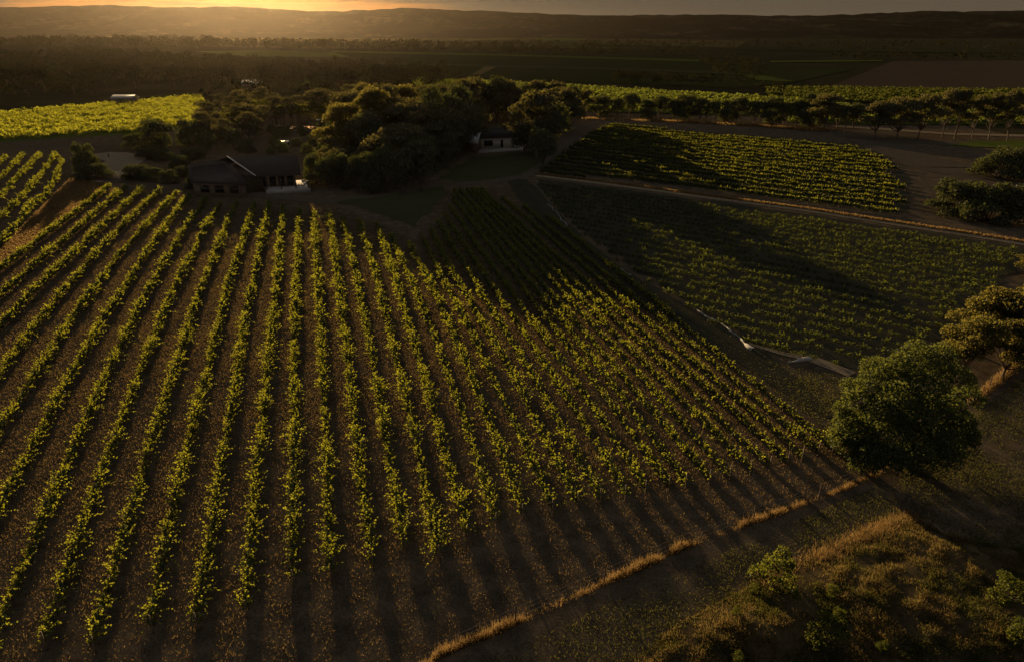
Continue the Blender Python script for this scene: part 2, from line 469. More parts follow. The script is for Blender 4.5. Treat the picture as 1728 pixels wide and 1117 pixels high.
patch('field', [(1330, 190), (1760, 190), (1760, 212), (1490, 212), (1330, 208)], M_GREEN, 0.35, 'sunlit vine strip behind the road on the right')
patch('field', [(300, 78), (340, 63), (640, 60.5), (900, 62), (1260, 70), (1240, 84), (900, 82), (560, 83)], M_VALLEY, 0.5, 'straw coloured valley floor below the hills')
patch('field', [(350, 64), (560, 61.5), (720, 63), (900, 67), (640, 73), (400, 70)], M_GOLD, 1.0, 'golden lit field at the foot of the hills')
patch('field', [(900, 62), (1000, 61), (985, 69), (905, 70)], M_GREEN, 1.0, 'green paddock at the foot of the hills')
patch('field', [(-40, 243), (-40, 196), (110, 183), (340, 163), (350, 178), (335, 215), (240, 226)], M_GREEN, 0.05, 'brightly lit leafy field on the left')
patch('field', [(1598, 247), (1640, 239), (1760, 238), (1760, 254), (1665, 250)], M_GREEN, 0.16, 'little bright green lawn beside the road on the right')
patch('field', [(485, 142), (520, 138), (532, 145), (500, 149)], M_GREEN, 0.5, 'small round green clearing in the woods')
M_DULL = soil_mat('dull_ground', [(0.3, (0.045, 0.042, 0.028)), (0.55, (0.070, 0.064, 0.042)), (0.8, (0.095, 0.08, 0.05))], 0.4, 4.0, 0.4)  # dull ground; under the right vine blocks its darkness paints the row shade
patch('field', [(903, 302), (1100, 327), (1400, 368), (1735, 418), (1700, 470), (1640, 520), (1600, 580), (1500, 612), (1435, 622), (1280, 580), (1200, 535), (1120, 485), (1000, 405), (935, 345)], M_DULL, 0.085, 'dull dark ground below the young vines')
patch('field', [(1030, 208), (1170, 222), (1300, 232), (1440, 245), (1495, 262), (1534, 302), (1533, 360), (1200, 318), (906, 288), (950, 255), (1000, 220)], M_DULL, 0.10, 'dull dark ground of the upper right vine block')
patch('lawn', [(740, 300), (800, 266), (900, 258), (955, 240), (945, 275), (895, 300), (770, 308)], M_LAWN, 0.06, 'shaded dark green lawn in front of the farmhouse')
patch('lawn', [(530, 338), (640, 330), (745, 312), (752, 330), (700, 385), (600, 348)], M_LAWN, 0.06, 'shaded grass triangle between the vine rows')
patch('water', [(462, 217.5), (480, 214.5), (512, 213.5), (536, 214.5), (530, 218), (490, 219.5)], M_WATER, 0.06, 'small farm pond shining in the sun behind the trees')

patch('field', [(560, 87), (860, 93), (1180, 102.5), (1180, 105.5), (860, 96), (560, 89.5)], M_GREEN, 0.7, 'thin sunlit headland along the top of the wide vineyard field')  # lighter strip paints sunlight along the field edge
patch('field', [(796, 128), (822, 112), (842, 112), (812, 128)], M_GOLD, 0.7, 'pale slanting track across the wide vineyard field')
patch('field', [(1300, 104.5), (1490, 103), (1490, 105), (1300, 107)], M_GREEN, 0.7, 'thin green headland left of the ploughed field')
patch('field', [(1000, 76), (1250, 82), (1500, 86), (1728, 88), (1728, 91), (1450, 89), (1000, 80)], M_DGREEN, 0.8, 'long dull field on the far right of the valley floor')
patch('field', [(640, 107), (1000, 116), (1240, 124), (1240, 128), (1000, 119), (640, 110)], M_LAWN, 0.8, 'dull headland strip across the wide vineyard field')
def track(name, pts, width, m, z, label, n=60, wob=0.12, seed=0):
    L, R_ = strip([g(*p) for p in pts], width, n, wob, seed)
    V, Q = ribbon(L, R_, z)
    V[:, 2] = np.maximum(z, hgt(V[:, 0], V[:, 1]) + z)
    return obj(name, new_mesh(name, V, Q, mats=(m,)), kind='structure', label=label)
track('farm_track', [(905, 297), (1000, 308), (1100, 321), (1210, 336), (1350, 354), (1500, 377), (1640, 398), (1760, 417)], 2.4, M_TRACK, 0.07, 'pale straight track between the two right-hand vine blocks')
track('dirt_road', [(1010, 207), (975, 222), (950, 252), (925, 275), (890, 297), (830, 308), (745, 312), (640, 330), (540, 340), (430, 330), (330, 318), (215, 306), (120, 300)], 3.4, M_ROAD, 0.08, 'dirt drive curving past the lawn and the house', 120)
track('dirt_road', [(880, 304), (918, 345), (962, 394), (1018, 444), (1095, 495), (1180, 545), (1262, 592), (1300, 618)], [2.6, 2.4, 2.2, 2.2, 2.0, 1.6, 1.0, 0.3], M_DULL, 0.09, 'worn dirt wheel track along the headland beside the young vines', 80, 0.3)
track('dirt_road', [(870, 303), (905, 345), (950, 395), (1000, 440), (1075, 490), (1160, 540), (1250, 590), (1330, 650), (1400, 705)], [5.0, 5.0, 5.0, 5.0, 5.0, 5.0, 4.6, 3.0, 0.5], M_DULL, 0.05, 'grassy headland between the vine block and the young vines', 80)
track('dirt_road', [(-60, 252), (100, 246), (220, 246), (330, 243), (470, 238), (600, 230)], 5.0, M_ROAD, 0.06, 'pale drive along the foot of the bright field')
track('dirt_road', [(985, 198), (1120, 204), (1260, 212), (1340, 219), (1420, 228), (1500, 238), (1600, 243), (1760, 248)], 7.0, M_ROAD, 0.06, 'dirt verge above the upper vine block')
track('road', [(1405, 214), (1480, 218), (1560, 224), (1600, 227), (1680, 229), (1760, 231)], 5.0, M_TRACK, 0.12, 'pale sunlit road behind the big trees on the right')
track('dirt_road', [(1470, 240), (1530, 262), (1590, 285), (1660, 296), (1760, 305)], 13.0, M_ROAD, 0.06, 'grey dirt yard at the end of the upper block')
track('farm_track', [(130, 268), (185, 262), (215, 270), (180, 296), (150, 308)], 9.0, M_TRACK, 0.05, 'pale bare ground beside the round shrub')

# ------------------------------------------------------------------ vines
ROWS = [[(182, 311), (147, 347), (86, 383), (30, 425), (0, 451)], [(213, 313), (163, 355), (109, 399), (47, 451), (0, 495)], [(241, 316), (196, 360), (140, 406), (93, 451), (42, 502), (9, 544)], [(268, 320), (224, 362), (179, 406), (116, 476), (62, 545), (30, 587), (0, 621)], [(298, 323), (258, 365), (226, 402), (168, 467), (116, 544), (77, 598), (47, 645), (14, 698)], [(319, 327), (286, 371), (261, 409), (217, 465), (168, 545), (137, 603), (100, 661), (77, 703), (42, 761), (26, 794), (9, 848)], [(347, 332), (328, 362), (310, 390), (272, 451), (221, 545), (196, 596), (170, 635), (144, 698), (126, 733), (102, 791), (79, 849), (53, 901), (35, 963), (18, 989), (6, 1053)], [(372, 341), (340, 395), (314, 448), (268, 545), (244, 598), (230, 638), (210, 689), (186, 743), (172, 791), (146, 869), (126, 919), (108, 971), (94, 1024), (64, 1071)], [(400, 337), (381, 385), (363, 423), (335, 488), (318, 545), (305, 603), (282, 647), (268, 698), (258, 738), (247, 791), (234, 834), (211, 878), (202, 930), (187, 971), (173, 1039), (149, 1077)], [(430, 341), (414, 390), (398, 434), (381, 488), (364, 545), (356, 605), (340, 652), (326, 722), (319, 754), (305, 791), (281, 907), (272, 966), (263, 1012), (246, 1045)], [(454, 341), (440, 411), (433, 458), (423, 493), (408, 545), (402, 600), (392, 680), (384, 715), (368, 788), (360, 869), (348, 983), (334, 1033)], [(478, 348), (470, 425), (468, 467), (461, 507), (455, 545), (453, 596), (449, 656), (444, 708), (440, 773), (433, 805), (421, 907), (415, 980), (407, 1018)], [(505, 353), (502, 425), (500, 474), (500, 541), (500, 603), (495, 656), (493, 708), (495, 756), (491, 825), (494, 878), (497, 922), (502, 963)], [(530, 357), (533, 406), (533, 441), (537, 488), (540, 541), (544, 621), (547, 680), (551, 761), (552, 810), (555, 872), (558, 954)], [(556, 362), (563, 402), (568, 439), (568, 476), (575, 523), (582, 554), (589, 603), (593, 656), (598, 703), (603, 761), (612, 813), (617, 849), (620, 913)], [(579, 367), (596, 430), (600, 472), (612, 523), (624, 570), (628, 610), (642, 661), (647, 703), (656, 738), (663, 813), (669, 849), (678, 904)], [(605, 369), (626, 430), (635, 472), (649, 523), (658, 570), (670, 610), (689, 661), (700, 717), (707, 761), (716, 808), (725, 854), (730, 919)], [(637, 375), (658, 446), (668, 483), (684, 523), (700, 575), (712, 610), (726, 656), (735, 691), (749, 740), (766, 808), (778, 850), (783, 890)], [(660, 395), (691, 458), (702, 500), (719, 534), (733, 563), (752, 610), (763, 645), (777, 680), (791, 726), (816, 810), (835, 866)], [(690, 408), (721, 462), (730, 495), (749, 523), (764, 559), (780, 603), (801, 642), (815, 684), (831, 724), (850, 761), (876, 846)], [(754, 476), (770, 511), (784, 544), (794, 559), (806, 580), (820, 605), (836, 642), (859, 680), (878, 729), (890, 764)], [(786, 493), (805, 527), (822, 554), (843, 587), (864, 626), (890, 670), (908, 708), (932, 757)], [(819, 502), (842, 537), (859, 566), (880, 603), (904, 638), (932, 684), (955, 733), (978, 766)], [(856, 518), (870, 539), (897, 575), (925, 617), (950, 654), (974, 694), (1004, 738), (1032, 787)], [(886, 520), (934, 587), (960, 621), (985, 661), (1013, 698), (1036, 736), (1062, 773)], [(960, 580), (983, 612), (1011, 647), (1039, 689), (1071, 726), (1095, 766)], [(969, 563), (1001, 600), (1027, 633), (1055, 666), (1085, 708), (1113, 750)], [(992, 561), (1011, 584), (1039, 614), (1076, 659), (1111, 696), (1141, 736)], [(1025, 573), (1043, 589), (1071, 624), (1095, 656), (1122, 680)]]
K32 = [(861, 316), (926, 421), (961, 442), (986, 463), (1010, 488), (1044, 523), (1065, 542), (1091, 561), (1165, 620), (1255, 700)]
K35 = [(1180, 561), (1211, 591), (1250, 619), (1283, 645), (1318, 670), (1348, 694), (1371, 717)]
ORD = ('first second third fourth fifth sixth seventh eighth ninth tenth eleventh twelfth thirteenth fourteenth fifteenth sixteenth seventeenth '
       'eighteenth nineteenth twentieth twenty-first twenty-second twenty-third twenty-fourth twenty-fifth twenty-sixth twenty-seventh twenty-eighth '
       'twenty-ninth thirtieth thirty-first thirty-second thirty-third thirty-fourth thirty-fifth thirty-sixth thirty-seventh thirty-eighth thirty-ninth fortieth').split()
def vine_mesh(name, pts, seed, per_m, leaf, width=1.0, height=1.0, gaps=0.25, step=None, m=None, core=26):
    """one row: shoots rising and spilling from a cordon, trunks below it"""
    rng = np.random.default_rng(seed)
    pts = np.array(pts, float)
    d = np.concatenate([[0], np.cumsum(np.hypot(*np.diff(pts, axis=0).T))])
    L = d[-1]
    lpm = 9
    n = int(L * per_m / lpm)
    s = rng.uniform(0, L, n)
    vig = 0.55 + 0.9 * (vnoise(s / 2.3, 0 * s + seed, 7)) * (0.7 + 0.6 * vnoise(s / 9.0, 0 * s + seed, 9))
    keep = rng.uniform(0, 1, n) < np.clip(vig * 1.1 - gaps, 0.05, 1)
    if step:                                # separate young bushes
        c = np.round(s / step) * step
        s = np.clip(c + rng.normal(0, step * 0.13, n), 0, L)
        keep = vnoise(c * 3.7, 0 * c + seed, 3) > 0.10
    s, vig = s[keep], vig[keep]
    n = len(s)
    if step: vig = 0.75 + 0.5 * vnoise(np.round(s / step) * 1.9, 0 * s + seed, 13)
    x, y = np.interp(s, d, pts[:, 0]), np.interp(s, d, pts[:, 1])
    tx = np.interp(s, d, np.gradient(pts[:, 0], d)); ty = np.interp(s, d, np.gradient(pts[:, 1], d))
    tl = np.hypot(tx, ty); tx, ty = tx / tl, ty / tl
    lat = rng.normal(0, 0.10 * width, n)
    base = np.stack([x - ty * lat, y + tx * lat, rng.uniform(0.50, 0.95, n) * height + hgt(x, y)], 1)
    dl = rng.normal(0, 0.62 * width, n); da = rng.normal(0, 0.5, n); du = np.abs(rng.normal(0.8, 0.5, n))
    D = np.stack([-ty * dl + tx * da, tx * dl + ty * da, du], 1)
    D = unit(D) * (rng.uniform(0.35, 1.0, n) * vig * height)[:, None]
    t = np.linspace(0.15, 1.0, lpm)
    P = base[:, None, :] + D[:, None, :] * t[None, :, None]
    P[:, :, 2] -= (t ** 2)[None] * (np.hypot(D[:, 0], D[:, 1]) * 0.35)[:, None]
    P = P.reshape(-1, 3) + rng.normal(0, 0.03, (n * lpm, 3))
    sz = leaf * rng.uniform(0.65, 1.35, len(P)) * np.tile(1.15 - 0.45 * t, n)
    Vl = cards(rng, P, sz, np.tile([0, 0, 1.0], (len(P), 1)), 0.25)
    nl = len(P)
    if core:
        nc = int(L * core)
        sc = rng.uniform(0, L, nc)
        vc = 0.55 + 0.9 * vnoise(sc / 2.3, 0 * sc + seed, 7)
        kc = rng.uniform(0, 1, nc) < np.clip(vc * 1.2 - gaps, 0, 1)
        sc, vc = sc[kc], vc[kc]; nc = len(sc)
        ux, uy = np.interp(sc, d, np.gradient(pts[:, 0], d)), np.interp(sc, d, np.gradient(pts[:, 1], d))
        xc, yc = np.interp(sc, d, pts[:, 0]), np.interp(sc, d, pts[:, 1])
        lc = rng.normal(0, 0.13 * width, nc)
        Pc = np.stack([xc - uy * lc, yc + ux * lc, hgt(xc, yc) + rng.uniform(0.45, 1.15, nc) * height * np.clip(vc, 0.7, 1.1)], 1)
        Vcore = cards(rng, Pc, leaf * 1.9 * rng.uniform(0.7, 1.3, nc), np.stack([-uy, ux, 0 * ux], 1), 0.45)
        Vl = np.vstack([Vl, Vcore])
    else: nc = 0
    st = step or 1.8
    k = np.arange(0.4, L, st)
    kx, ky = np.interp(k, d, pts[:, 0]), np.interp(k, d, pts[:, 1])
    kz = hgt(kx, ky)
    off = (nl + nc) * 4
    w = 0.035
    o4 = np.array([(-w, -w), (w, -w), (w, w), (-w, w)])
    low = np.stack([np.stack([kx + a, ky + b, kz - 0.05], 1) for a, b in o4], 1)
    hi = np.stack([np.stack([kx + a + 0.06 * np.sin(k * 9), ky + b, kz + 0.85 * height], 1) for a, b in o4], 1)
    Vt = np.concatenate([low, hi], 1).reshape(-1, 3)
    bq = np.array([(0, 1, 5, 4), (1, 2, 6, 5), (2, 3, 7, 6), (3, 0, 4, 7)])
    Qt = (off + np.arange(len(k))[:, None, None] * 8 + bq[None]).reshape(-1, 4)
    V = np.vstack([Vl, Vt])
    Q = np.vstack([qidx(nl + nc), Qt])
    mi = np.concatenate([np.zeros(nl, int), np.full(nc, 2), np.ones(len(Qt), int)])
    return new_mesh(name, V, Q, mats=(m or M_VINE, M_BARK, M_INNER), midx=mi)
POST_ME = new_mesh('end_post', *merge([boxq(-0.035, 0.035, -0.035, 0.035, -0.1, 1.35)]), mats=(M_POST,))
def vine_row(pts, seed, label, group, posts=True, **kw):
    o = obj('vine_row', vine_mesh('vine_row', pts, seed, **kw), label=label, cat='vine row', group=group)
    if posts:
        for p in (pts[0], pts[-1]):
            obj('end_post', POST_ME, parent=o, loc=(p[0], p[1], float(hgt(np.array([p[0]]), np.array([p[1]]))[0])), rotz=0.3)
    return o

ZC = 0.95
lines = {}
for i, r in enumerate(ROWS):
    P = np.array([g(a, b, ZC) for a, b in r])
    deg = 2 if (len(P) >= 7) else 1
    lines[i + 1] = np.polyfit(P[:, 1], P[:, 0], deg)
ln32 = np.polyfit(*np.array([g(a, b, ZC) for a, b in K32[1:]]).T[::-1], 1)
ln35 = np.polyfit(*np.array([g(a, b, ZC) for a, b in K35]).T[::-1], 1)
l28 = np.polyfit(*np.array([g(a, b, ZC) for a, b in ROWS[27]]).T[::-1], 1)
lines[28] = l28
for k in range(29, 36):
    lines[k] = l28 + (ln32 - l28) * (k - 28) / 4 if k <= 32 else ln32 + (ln35 - ln32) * (k - 32) / 3
TOPY = {19: 395, 20: 408, 21: 398, 22: 386, 23: 372, 24: 358, 25: 345, 26: 330, 27: 318}
BOT = {1: None, 8: 1075, 9: 1080, 10: 1047, 11: 1043, 12: 1022, 13: 970, 14: 960, 15: 940, 16: 912, 17: 928, 18: 893, 19: 873, 20: 858, 21: 850, 22: 840, 23: 832, 24: 826,
       25: 818, 26: 812, 27: 806, 28: 800, 29: 792, 30: 784, 31: 777, 32: 769, 33: 760, 34: 752, 35: 745}
EDGE_L = (g(0, 451)[0] - 8)
def at(coef, y, quadtop):
    # beyond the traced part go on straight
    return np.polyval(coef, y)
MAIN_G = 'vine rows of the large near block'
main_rows = []
for k in range(1, 36):
    if k <= 18: ytop = g(ROWS[k - 1][0][0], ROWS[k - 1][0][1], ZC)[1]
    elif k in TOPY: ytop = g(700, TOPY[k], ZC)[1]
    elif k >= 33: ytop = g(900, 316 + (k - 32) * 14, ZC)[1]
    else: ytop = g(800, 316, ZC)[1]
    if k in BOT and BOT[k]: ybot = g(500, BOT[k], ZC)[1]
    else:
        a, b = ROWS[k - 1][-1]
        ybot = g(a, b, ZC)[1] - 9
    ybot = max(ybot, 20)
    c = lines[k]
    ys = np.linspace(ytop, ybot, max(6, int((ytop - ybot) / 4)))
    if k <= 28:
        P = np.array([g(a, b, ZC) for a, b in ROWS[k - 1]])
        lo, hi = P[:, 1].min(), P[:, 1].max()
        yc = np.clip(ys, lo, hi)
        slope = np.polyval(np.polyder(c), yc)
        tgt = np.polyval(np.polyfit(P[:, 1], P[:, 0], 1), 0)
        xs = np.polyval(c, yc) + (ys - yc) * np.where(ys > hi, -0.255 if k > 18 else slope, slope)
    else:
        xs = np.polyval(c, ys)
    rr = np.random.default_rng(k)
    xs = xs + (vnoise(ys / 7.0, ys * 0 + k, 2) - 0.5) * 0.25
    main_rows.append((k, np.stack([xs, ys], 1)))
for k, P in main_rows:
    sp = 3.0 if k <= 18 else max(1.8, 3.0 - (k - 18) * 0.11)
    wd = min(1.0, sp / 2.9) ** 1.2 * 1.0
    if k == 1: lab = 'leafy vine row bordering the bare strip on the left edge of the big near block'
    elif k == 35: lab = 'sparse outermost vine row of the big near block, beside the grassy headland'
    elif k <= 18: lab = f'{ORD[k - 1]} leafy vine row right of the bare straw strip, in the big near block'
    else: lab = f'{ORD[35 - k]} slender vine row in from the grassy headland, in the big near block'
    far = P[:, 1] >= 72
    pts_far, pts_near = P[far], P[~far]
    me_near = None
    o = None
    segs = []
    if len(pts_far) >= 2: segs.append((np.vstack([pts_far, pts_near[:1]]) if len(pts_near) else pts_far, 150, 0.18))
    if len(pts_near) >= 2: segs.append((pts_near, 220 if k <= 18 else 150, 0.135))
    # one mesh per row: join the near and far stretch
    meshes = [vine_mesh('vine_row', sgm, 100 + k * 2 + j, per_m, leaf, wd, 0.96 if k <= 18 else 0.90 - 0.012 * (k - 18), 0.15 if k <= 18 else 0.22) for j, (sgm, per_m, leaf) in enumerate(segs)]
    if len(meshes) == 1: me = meshes[0]
    else:
        Vs, Qs, Ms, off = [], [], [], 0
        for mm in meshes:
            v = np.empty(len(mm.vertices) * 3, np.float32); mm.vertices.foreach_get('co', v)
            q = np.empty(len(mm.loops), np.int32); mm.loops.foreach_get('vertex_index', q)
            im = np.empty(len(mm.polygons), np.int32); mm.polygons.foreach_get('material_index', im)
            Vs.append(v.reshape(-1, 3)); Qs.append(q.reshape(-1, 4) + off); Ms.append(im); off += len(mm.vertices)
        me = new_mesh('vine_row', np.vstack(Vs), np.vstack(Qs), mats=(M_VINE, M_BARK, M_INNER), midx=np.concatenate(Ms))
        for mm in meshes: bpy.data.meshes.remove(mm)
    o = obj('vine_row', me, label=lab, cat='vine row', group=MAIN_G)
    for p in (P[0], P[-1]):
        obj('end_post', POST_ME, parent=o, loc=(p[0], p[1], 0), rotz=0.3)

# left corner block
LEFT = [[(104, 268), (93, 302), (77, 325), (51, 348), (23, 383), (-12, 420)], [(94, 258), (66, 297), (30, 338), (0, 364), (-30, 390)],
        [(68, 259), (30, 297), (5, 325), (-25, 352)], [(38, 260), (10, 290), (-20, 318)], [(10, 263), (-25, 295)]]
for i, r in enumerate(LEFT):
    P = [g(a, b, ZC) for a, b in r]
    vine_row(P, 300 + i, ('vine row along the bare strip, in the small block at the left edge' if i == 0 else f'{ORD[i]} vine row left of the bare strip, in the small block at the left edge'),
             'vine rows of the left corner block', per_m=110, leaf=0.22, width=0.95, height=1.0, gaps=0.1)

def block(poly_px, dirx, origin, spacing, rows, z=0.9):
    poly = [g(a, b, z) for a, b in poly_px]
    d = np.array(dirx) / np.hypot(*dirx)
    nrm = np.array([d[1], -d[0]])
    if nrm[1] > 0: nrm = -nrm
    out = []
    s = np.arange(-140, 260, 0.5)
    for k in range(rows):
        o = np.array(origin) + nrm * spacing * k
        p = o[None] + d[None] * s[:, None]
        ok = inpoly(p[:, 0], p[:, 1], poly)
        if ok.sum() < 8: continue
        i = np.where(ok)[0]
        # longest run
        runs = np.split(i, np.where(np.diff(i) > 1)[0] + 1)
        r = max(runs, key=len)
        if len(r) < 8: continue
        out.append(p[r[0]:r[-1] + 1:6])
    return out
a, b = np.array(g(1000, 262)), np.array(g(1500, 318))
UP = block([(1030, 208), (1170, 222), (1300, 232), (1440, 245), (1495, 262), (1534, 302), (1533, 360), (1200, 318), (906, 288), (950, 255), (1000, 220)], b - a, g(1030, 205), 4.6, 30)
for i, P in enumerate(UP):
    lab = ('vine row closest to the pale straight track, in the upper right block' if i == len(UP) - 1 else
           'vine row along the dirt verge at the top of the upper right block' if i == 0 else
           f'{ORD[len(UP) - 1 - i]} vine row up from the pale straight track, in the upper right block')
    vine_row(P, 400 + i, lab, 'vine rows of the upper right block', per_m=110, leaf=0.20, width=0.45, height=0.85, gaps=0.10, core=40)
a, b = np.array(g(905, 300)), np.array(g(1728, 417))
YB = block([(903, 302), (1100, 327), (1400, 368), (1735, 418), (1700, 470), (1640, 520), (1600, 580), (1500, 612), (1435, 620), (1280, 578), (1200, 535), (1120, 485), (1000, 405), (935, 345)], b - a, g(905, 303), 2.75, 34)
def young_vine_mesh(seed):
    rng = np.random.default_rng(seed)
    ns, lpm = rng.integers(7, 12), 8
    H = rng.uniform(0.85, 1.1)
    D = unit(np.column_stack([rng.normal(0, 0.55, ns), rng.normal(0, 0.55, ns), np.abs(rng.normal(0.55, 0.4, ns))])) * rng.uniform(0.4, 0.85, (ns, 1))
    t = np.linspace(0.2, 1, lpm)
    P = (np.array([0, 0, 0.5 * H]) + D[:, None, :] * t[None, :, None]).reshape(-1, 3) + rng.normal(0, 0.03, (ns * lpm, 3))
    nc = 46
    O = rng.normal(0, 1, (nc, 3)) * (0.26, 0.26, 0.25) + (0, 0, 0.55 * H)
    O[:, 2] = np.maximum(O[:, 2], 0.1)
    V1 = np.vstack([cards(rng, P, 0.15 * rng.uniform(0.7, 1.3, len(P))), cards(rng, O, 0.19 * rng.uniform(0.7, 1.3, nc))])
    n = len(V1) // 4
    V2, Q2 = merge([tube([(0, 0, -0.05), (0.03, 0.01, 0.3), (0.0, 0.02, 0.62)], [0.04, 0.03, 0.025], 5), boxq(0.06, 0.09, -0.015, 0.015, -0.1, 1.25)])
    mi = np.concatenate([np.zeros(len(P), int), np.full(nc, 2), np.ones(len(Q2), int)])
    return new_mesh('vine', np.vstack([V1, V2]), np.vstack([qidx(n), Q2 + n * 4]), mats=(M_VINE_Y, M_BARK, M_INNER), midx=mi)
YV = [young_vine_mesh(700 + i) for i in range(14)]
def young_row(P, seed, label, group):
    rr = random.Random(seed)
    P = np.array(P); d = np.concatenate([[0], np.cumsum(np.hypot(*np.diff(P, axis=0).T))])
    e = bpy.data.objects.new('vine_row', None); COL.objects.link(e); e.location = (*P[0], 0); e.empty_display_size = 0.5
    tag(e, label, 'vine row', group)
    ang = math.atan2(P[-1][1] - P[0][1], P[-1][0] - P[0][0])
    ss = np.arange(0.3, d[-1], max(0.95, d[-1] / 97))
    for s_ in ss:
        if rr.random() < 0.07: continue
        s_ += rr.uniform(-0.15, 0.15)
        x, y = float(np.interp(s_, d, P[:, 0])), float(np.interp(s_, d, P[:, 1]))
        z = float(hgt(np.array([x]), np.array([y]))[0])
        k = rr.uniform(0.5, 0.9)
        obj('vine', YV[rr.randrange(14)], parent=e, loc=(x - P[0][0] + rr.uniform(-0.05, 0.05), y - P[0][1] + rr.uniform(-0.05, 0.05), z), rotz=ang + rr.choice((0, math.pi)) + rr.uniform(-0.2, 0.2), scale=(k * 1.45, k * 0.75, k * rr.uniform(0.85, 1.1)))
    return e
for i, P in enumerate(YB):
    lab = ('young vine row closest to the pale straight track' if i == 0 else
           'young vine row at the bottom edge of its block, above the rolled white net' if i == len(YB) - 1 else
           f'{ORD[i]} young vine row down from the pale straight track')
    young_row(P, 500 + i, lab, 'young vine rows of the lower right block')

def leafy_stuff(name, poly_px, n, size, h, m, seed, label, rowdir=None, row=3.0):
    rng = np.random.default_rng(seed)
    poly = [g(a, b) for a, b in poly_px]
    p = scatter(rng, poly, n)
    bump = vnoise(p[:, 0] / 1.7, p[:, 1] / 2.6, seed)
    keep = rng.uniform(0, 1, n) < 0.25 + 1.1 * bump
    p, bump = p[keep], bump[keep]; n = len(p)
    z = np.abs(rng.normal(0, 0.30, n)) * h + 1.0 * h * bump
    P = np.column_stack([p, z + 0.2])
    V = cards(rng, P, size * rng.uniform(0.6, 1.4, n), np.tile([0, 0, 1.0], (n, 1)), 0.2)
    return obj(name, new_mesh(name, V, qidx(n), mats=(m,)), kind='stuff', label=label)
leafy_stuff('vine_foliage', [(-40, 241), (-40, 198), (110, 185), (340, 165), (348, 178), (335, 213), (240, 224)], 80000, 0.50, 1.3, M_VINE, 1, 'bright yellow green vine foliage of the left field')
leafy_stuff('vine_foliage', [(690, 136), (850, 141), (1000, 150), (1240, 164), (1345, 171), (1400, 168), (1460, 194), (1240, 194), (1000, 188), (730, 170)], 60000, 0.9, 1.3, M_VINE_Y, 2, 'sunlit vine foliage beyond the tree line')
leafy_stuff('vine_foliage', [(1330, 190), (1760, 190), (1760, 211), (1490, 211), (1330, 207)], 24000, 0.7, 1.4, M_VINE_Y, 3, 'sunlit vine foliage behind the road on the right')
leafy_stuff('vine_foliage', [(1290, 152), (1395, 150), (1760, 156), (1760, 179), (1300, 171)], 22000, 1.1, 1.2, M_DULLVINE, 4, 'dull green vine foliage below the ploughed field')

# ------------------------------------------------------------------ dry grass
def grass(name, P, h, w, m, label, seed, lean=0.4):
    rng = np.random.default_rng(seed)
    V = blades(rng, P, h, w, lean)
    return obj(name, new_mesh(name, V, qidx(len(P)), mats=(m,)), kind='stuff', label=label)
rng = np.random.default_rng(77)
FIELD = [g(*p) for p in ((-60, 460), (95, 340), (185, 318), (560, 345), (700, 405), (755, 320), (865, 316), (1000, 440), (1290, 660), (1400, 745), (1480, 790), (740, 1105), (700, 1135), (-60, 1135))]
p = scatter(rng, FIELD, 620000)
dens = (0.25 + fbm(p[:, 0] / 2.0, p[:, 1] / 2.0, 40)) * np.clip(1.35 - p[:, 1] / 130, 0.45, 1) * (0.45 + 0.55 * smooth(26, 62, p[:, 1])) * (0.45 + 0.9 * vnoise(p[:, 0] / 6.5, p[:, 1] / 13, 43))
p = p[rng.uniform(0, 0.62, len(p)) < dens]
n = len(p)
hh = rng.uniform(0.05, 0.16, n) * (0.6 + 0.9 * vnoise(p[:, 0] / 5, p[:, 1] / 5, 41))
grass('stubble_grass', np.column_stack([p, hgt(p[:, 0], p[:, 1]) - 0.01]), hh, rng.uniform(0.02, 0.06, n), M_STUBBLE, 'dry brown stubble between the vine rows', 5, 0.6)
# tall straw along the boundary fence
FENCE = [g(*q) for q in ((700, 1130), (760, 1098), (820, 1074), (890, 1042), (960, 1012), (1050, 972), (1150, 926), (1250, 888), (1340, 856), (1420, 826), (1500, 790))]
fl = np.array(FENCE)
fd = np.concatenate([[0], np.cumsum(np.hypot(*np.diff(fl, axis=0).T))])
s = rng.uniform(0, fd[-1], 30000)
amp = np.clip(fbm(s / 1.5, 0 * s, 50) * 2.8 - 0.85, 0.04, 1.0)
k = rng.uniform(0, 1, len(s)) < amp
s, amp = s[k], amp[k]
fx, fy = np.interp(s, fd, fl[:, 0]), np.interp(s, fd, fl[:, 1])
lx, ly = rng.normal(0, 0.11, len(s)), rng.normal(0, 0.11, len(s))
P = np.column_stack([fx + lx, fy + ly, hgt(fx + lx, fy + ly) - 0.02])
grass('dry_grass', P, rng.uniform(0.15, 0.62, len(s)) * (0.35 + 0.65 * amp), rng.uniform(0.012, 0.032, len(s)), M_STRAW, 'tall golden straw growing along the wire fence', 6, 0.32)
